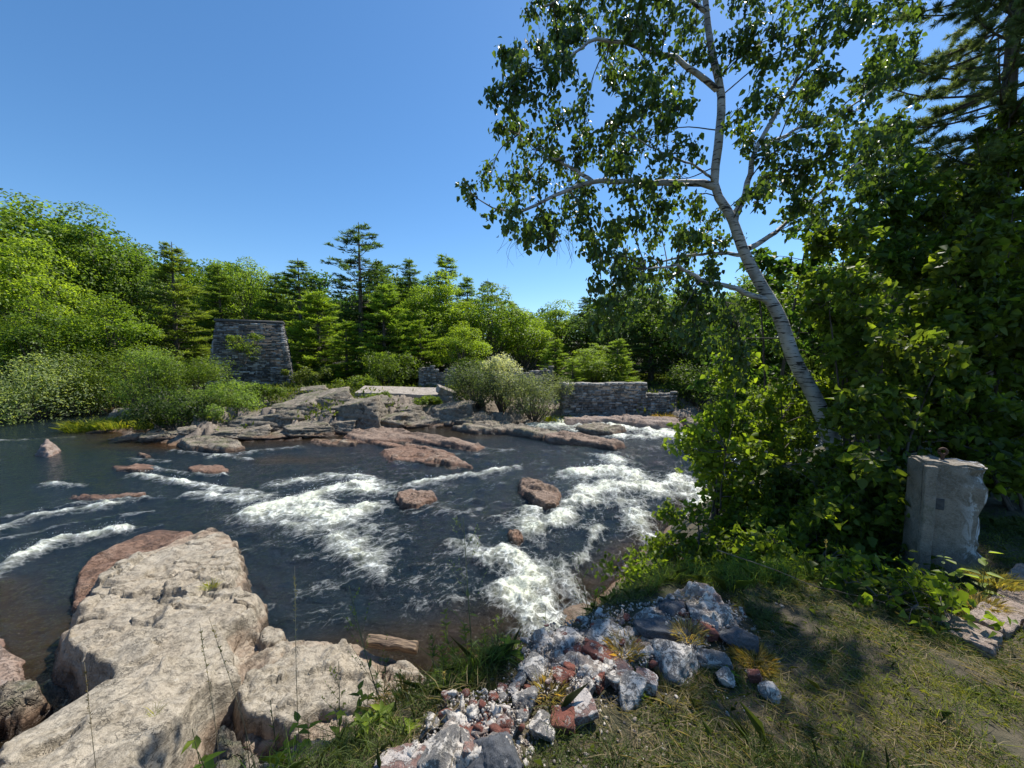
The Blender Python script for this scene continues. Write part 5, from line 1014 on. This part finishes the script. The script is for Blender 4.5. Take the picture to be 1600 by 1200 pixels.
def dry_litter():
    rs = np.random.RandomState(22); n = 34000; x = rs.uniform(-3.0, 4.2, n); y = rs.uniform(.9, 3.4, n); sdr = poly_sd(x, y, rp); cl = fbm(p3(x, y, 9, 2.0), 3)
    keep = (y < ycrest(x) + .25) & ((sdr < 0) | (cl > .25)) & (cl > -.12); x, y = x[keep], y[keep]; n = len(x); z = ground_z(x, y); sdr = sdr[keep]; z = np.where(sdr > 0, rub_z(x, y), z)
    P = np.stack([x, y, z + rs.uniform(.004, .03, n)], -1); a = rs.uniform(0, 6.283, n); D = np.stack([np.cos(a), np.sin(a), rs.uniform(-.1, .35, n)], -1); V, F = blades(P, unit(D), rs.uniform(.03, .12, n), .0028, rs, .3)
    o = mk('dry_litter', V, F, M['grass'], tint=np.repeat(rs.uniform(.1, .55, n), 5), color=(.30, .235, .125)); tag(o, 'dead tan grass stalks lying over the near bank', 'dry grass', kind='stuff')
dry_litter()
def slope_weeds():
    rs = np.random.RandomState(23); n = 30000; x = rs.uniform(-3.2, 3.4, n); y = ycrest(x) + rs.uniform(-.15, .8, n) * np.where(x > 1, 1.5, .8); sdr = poly_sd(x, y, rp); cl = fbm(p3(x, y, 4, 1.8), 3)
    keep = (sdr < .0) & (cl > np.where(x < 1.0, .24, -.3)) & (rs.rand(n) < np.where(x < 1.0, .55, 1)); x, y = x[keep], y[keep]; n = len(x); z = ground_z(x, y); P = np.stack([x, y, z], -1); D = unit(rs.normal(size=(n, 3)) * .45 + np.array([0, 0, 1]))
    V, F = blades(P, D, rs.uniform(.08, .22, n) * np.where(x > 1, 1.2, 1), .0045, rs, .7); t = np.clip(.4 + .3 * rs.normal(size=n), 0, 1)
    o = mk('bank_grass', V, F, M['grass'], tint=np.repeat(t, 5), color=(.12, .18, .035)); tag(o, 'longer green grass fringing the edge of the near bank', 'grass', kind='stuff')
slope_weeds()
def weed(name, label, px, py, pytop, y, kind, seed, col=BG, leaf=.05, n=14, lean=0.0, cat='plant', stems=1, spread=.12, mat='leaf'):
    """a herb rooted at the ground on that line of sight"""
    rs = np.random.RandomState(seed); b = at(px, py, y); z0 = gz(b[0], y); base = np.array([b[0], y, z0 - .02]); H = max(.08, at(px, pytop, y)[2] - z0); e = empty(name, base); st = MB(); lf = MB()
    for s in range(stems):
        off = np.array([rs.uniform(-1, 1), rs.uniform(-1, 1), 0]) * (spread if stems > 1 else 0); hh = H * (1 if s == 0 else rs.uniform(.55, 1)); tip = off * 1.8 + np.array([lean * hh, rs.uniform(-.05, .05), hh]); q = bez([off * .2, (off + tip) / 2 + rs.normal(size=3) * .02 * hh, tip], 12)
        r0 = (.0022 + .002 * hh) * (.5 if kind == 'seed' else 1); st.add(*tube(q, np.linspace(r0, r0 * .4, 12), 5))
        if kind == 'leafy':
            t = np.linspace(.15, 1, n); ii = np.minimum((t * 11).astype(int), 10); P = q[ii]; a = np.arange(n) * 2.4 + rs.uniform(0, 6); D = np.stack([np.cos(a), np.sin(a), .35 + 0 * a], -1); N = np.stack([-.3 * np.cos(a), -.3 * np.sin(a), 1 + 0 * a], -1) + rs.normal(size=(n, 3)) * .2
            L = leaf * (1.15 - .55 * t) * rs.uniform(.8, 1.2, n); V, F = leaves6(P, D, N, L, L * .45, .18, .25); lf.add(V, F, np.repeat(np.clip(rs.uniform(.25, .9, n), 0, 1), 6))
        elif kind == 'narrow':
            m = n * 2; t = rs.uniform(.1, 1, m); ii = np.minimum((t * 11).astype(int), 10); P = q[ii]; a = rs.uniform(0, 6.283, m); D = np.stack([np.cos(a), np.sin(a), .7 + 0 * a], -1); L = leaf * (1.2 - .6 * t); V, F = leaves6(P, D, np.array([0, 0, 1.]) + rs.normal(size=(m, 3)) * .3, L, L * .2, .1, .2); lf.add(V, F, np.repeat(rs.uniform(.2, .9, m), 6))
        elif kind == 'seed':
            m = n * 3; t = rs.uniform(.86, 1, m); ii = np.minimum((t * 11).astype(int), 10); P = q[ii] + (q[11] - q[10]) * rs.uniform(-.6, .6, m)[:, None]; D = unit(rs.normal(size=(m, 3)) * .5 + np.array([0, 0, 1])); V, F = leaves(P, D, rs.normal(size=(m, 3)), .018, .006); lf.add(V, F, np.repeat(rs.uniform(.2, .6, m), 4))
            V, F = leaves(q[[1, 3]], unit(np.array([[.6, .2, 1], [-.5, .1, 1]])), np.array([[0, 0, 1.], [0, 0, 1]]), .18, .006, .1, .3); lf.add(V, F, .5)
        elif kind == 'panicle':     # branching seed head, small leaves below
            for j in range(n):
                t = rs.uniform(.35, 1); i = min(int(t * 11), 10); a = rs.uniform(0, 6.283); ln = .16 * (1.25 - t) * H * 1.6 + .02; en = q[i] + np.array([math.cos(a) * .6, math.sin(a) * .6, .9]) * ln; st.add(*tube(np.array([q[i], en]), [.0012, .0007], 3)); m = 8; P = q[i] + (en - q[i]) * rs.uniform(.4, 1.05, m)[:, None]; V, F = leaves(P, unit(rs.normal(size=(m, 3)) + np.array([0, 0, .6])), rs.normal(size=(m, 3)), .014, .008); lf.add(V, F, np.repeat(rs.uniform(.3, 1, m), 4))
            m = 7; t = np.linspace(.1, .6, m); P = q[(t * 11).astype(int)]; a = np.arange(m) * 2.4; D = np.stack([np.cos(a), np.sin(a), .5 + 0 * a], -1); V, F = leaves6(P, D, np.array([0, 0, 1.]) + 0 * P, leaf, leaf * .3, .15, .3); lf.add(V, F, .5)
    st.build('stem', M['drystem'] if kind == 'seed' else M['stem'], e); lf.build('leaves' if kind != 'seed' else 'seed_head', M[mat], e, color=col); tag(e, label, cat); return e
DRY = (.30, .24, .12); YG = (.14, .22, .025)
W_L = [
 ('seed_stalk','thin pale seed stalk rising over dark water right of the big rock',478,1150,882,2.1,'seed',DRY,.05,14,-.02,1,0),
 ('seed_stalk','bent dry stalk crossing in front of the shaded rock',420,1180,950,1.9,'seed',DRY,.05,8,-.16,1,0),
 ('seed_stalk','dark seeded grass stalk before the lower left rock',175,1230,1040,1.8,'seed',(.12,.09,.05),.05,10,-.1,1,0),
 ('seed_stalk','upright dry stalk in front of the middle of the big rock',335,1210,970,1.75,'seed',DRY,.05,9,-.03,1,0),
 ('tall_weed','tallest green weed with a dark seed head over the water',742,1120,800,2.3,'panicle',(.08,.12,.035),.07,12,-.05,1,0),
 ('tall_weed','slanting branched weed left of the tallest weed',625,1130,905,2.1,'panicle',(.13,.18,.035),.07,12,-.25,1,0),
 ('tall_weed','thin branched weed leaning right at the rapid edge',930,980,855,3.0,'panicle',(.08,.13,.03),.05,8,-.2,1,0),
 ('leafy_weed','bushy goldenrod like plant at the edge left of the rubble',742,1110,985,2.25,'narrow',(.14,.19,.025),.065,26,.0,9,.13),
 ('leafy_weed','green bushy weed directly left of the goldenrod like plant',690,1130,1020,2.15,'narrow',(.085,.14,.025),.06,24,.0,8,.14),
 ('broad_leaved_plant','plant with large pale leaves beside the left rubble slope',795,1105,1030,2.1,'leafy',YG,.14,7,.0,1,0),
 ('broad_leaved_plant','bright broad leaved plant at the bottom left',352,1215,1115,1.7,'leafy',YG,.13,11,.0,2,.07),
 ('broad_leaved_plant','dark broad leaved plant at the bottom left of the bright one',310,1230,1150,1.6,'leafy',MG,.12,10,.0,2,.07),
 ('broad_leaved_plant','green seedling with pointed leaves at the bottom centre left',500,1190,1090,1.85,'leafy',BG,.10,12,.0,2,.05),
 ('broad_leaved_plant','upright leafy plant right of the pointed leaf seedling',565,1190,1075,1.85,'leafy',MG,.09,13,.0,3,.06),
 ('broad_leaved_plant','rounded leafy clump along the bottom edge',455,1225,1160,1.65,'leafy',BG,.06,10,.0,4,.06),
 ('leafy_weed','weed with reddish leaves below the slanting branched weed',655,1140,1050,2.0,'leafy',(.17,.07,.03),.04,12,.0,4,.08),
 ('leafy_weed','narrow leaved weed at the bottom between stalks',405,1215,1090,1.75,'narrow',(.12,.15,.035),.05,14,.0,3,.06),
 ('leafy_weed','tall narrow leaved weed between the shaded rock and plants',600,1150,1010,2.0,'narrow',(.10,.15,.03),.06,16,.05,3,.06),
 ('leafy_weed','leafy weed in the grass below the rubble middle',1015,1100,1070,1.85,'leafy',MG,.06,12,.0,3,.05),
 ('leafy_weed','small bright weed in the grass under the broad white stone',1140,1095,1060,1.95,'leafy',YG,.05,9,.0,2,.03),
 ('leafy_weed','bright goldenrod weed where grass meets the thicket',1170,960,865,3.1,'narrow',(.13,.20,.025),.09,24,.0,7,.16),
 ('leafy_weed','second fresh green weed right of the bright goldenrod weed',1215,960,885,3.1,'narrow',(.12,.19,.025),.09,22,.0,6,.16),
 ('leafy_weed','fresh weed left of the bright goldenrod weed by the rubble tip',1110,935,870,3.2,'narrow',(.10,.17,.025),.08,22,.0,6,.16),
 ('broad_leaved_plant','pale green arching leaves at the foot of the concrete post',1535,905,838,2.85,'leafy',(.20,.26,.06),.13,10,.0,3,.06),
 ('leafy_weed','grey green vine climbing the front of the concrete post',1462,970,850,2.75,'leafy',(.12,.17,.07),.07,12,-.1,2,.05),
 ('seed_stalk','tan stalk rising in the shade before the thicket',1285,980,840,2.9,'seed',DRY,.05,8,.03,1,0),
 ('leafy_weed','fresh green leafy weed just left of the rubble bottom end',610,1215,1140,1.7,'leafy',BG,.08,12,.0,4,.08),
 ('tall_weed','short branched yellow weed over the shaded rock',520,1170,1035,1.9,'panicle',(.22,.24,.04),.07,10,.04,1,0),
 ('leafy_weed','narrow weed clump beside the straw coloured tuft',650,1170,1090,1.85,'narrow',(.11,.17,.03),.06,20,.0,5,.09),
 ('tall_weed','thin branching weed right of the goldenrod like plant',775,1090,965,2.3,'panicle',(.13,.18,.035),.06,11,.08,1,0),
 ('seed_stalk','short bent straw stalk above the rubble neck',690,1180,1040,1.8,'seed',DRY,.05,8,.12,1,0),
 ('leafy_weed','low weed sprouting from the middle of the rubble',985,1060,1025,2.05,'narrow',(.13,.17,.03),.05,16,.0,5,.07),
 ('leafy_weed','scrubby weed on the outer face of the rubble at the water side',860,1000,955,2.9,'narrow',(.09,.14,.03),.05,14,.0,4,.1),
]
for i, (nm, lab, px, py, pt, y, kd, col, lf_, n_, ln_, stm, spd) in enumerate(W_L): weed(nm, lab, px, py, pt, y, kd, 500 + i, col, lf_, n_, ln_, 'weed' if 'weed' in nm else 'plant', stm, spd)
for i, (px, py, z, n_, h, r, col, lab) in enumerate([(330, 915, .55, 90, .16, .09, (.22, .25, .03), 'small yellow green grass tuft growing on top of the huge rock'), (242, 1110, .95, 30, .12, .04, (.2, .22, .03), 'tiny grass sprig in a hollow of the huge rock'), (1555, 905, 2.5, 500, .13, .12, (.24, .22, .07), 'dry golden grass tuft between the post and edging blocks'), (1530, 940, 2.5, 400, .10, .10, (.26, .22, .08), 'tan grass tuft beside the pale pink edging block'), (1180, 1025, 2.5, 450, .08, .10, (.30, .23, .07), 'golden dry grass tuft right of the rubble'), (1045, 1085, 2.5, 450, .10, .12, (.18, .17, .06), 'dull grass tuft on the grass side of the rubble'), (975, 1010, 2.56, 220, .09, .08, (.26, .21, .09), 'dry tuft growing behind the maroon brick'), (855, 1075, 2.56, 200, .08, .07, (.25, .21, .09), 'dry tuft growing among the small bricks'), (1075, 985, 2.58, 220, .09, .08, (.27, .22, .10), 'dry tuft growing under the long crusted stone'), (760, 1100, 2.5, 260, .10, .08, (.20, .20, .06), 'thin tuft at the narrow neck of the rubble'), (640, 1120, 2.4, 500, .14, .14, (.26, .21, .08), 'straw coloured tuft at the left end of the rubble')]):
    p = gp(px, py, z); tuft('grass_tuft', (p[0], p[1], max(z, gz(p[0], p[1])) if z > 2 else z), n_, h, r, col, lab, seed=60 + i, wd=.004, lean=.8)
print('objects', len(bpy.data.objects))

GR = {'river_rock': 'rocks in and along the river', 'boulder': 'boulders of the far ledge', 'broadleaf_tree': 'broadleaf trees beyond the river', 'pine_tree': 'pines beyond the river', 'young_pine': 'young pines beyond the river', 'bush': 'bushes of the far bank', 'sapling': 'saplings of the near thicket', 'shrub': 'low shrubs of the near bank', 'rubble_stone': 'stones of the near rubble', 'brick': 'bricks of the near rubble', 'edging_block': 'edging blocks of the path', 'leafy_weed': 'leafy weeds at the bank edge', 'seed_stalk': 'dry seed stalks at the bank edge', 'tall_weed': 'tall weeds at the bank edge', 'broad_leaved_plant': 'broad leaved plants at the bank edge', 'grass_tuft': 'grass tufts', 'grass_clump': 'grass clumps of the far bank', 'wall_plant': 'plants in the tower face', 'concrete_block': 'broken concrete blocks', 'stone_wall': 'ruined stone walls'}
for o in bpy.data.objects:
    k = o.name.split('.')[0]
    if o.parent is None and 'label' in o and k in GR and 'group' not in o and o['label'].find('soft needled') < 0: o['group'] = GR[k]
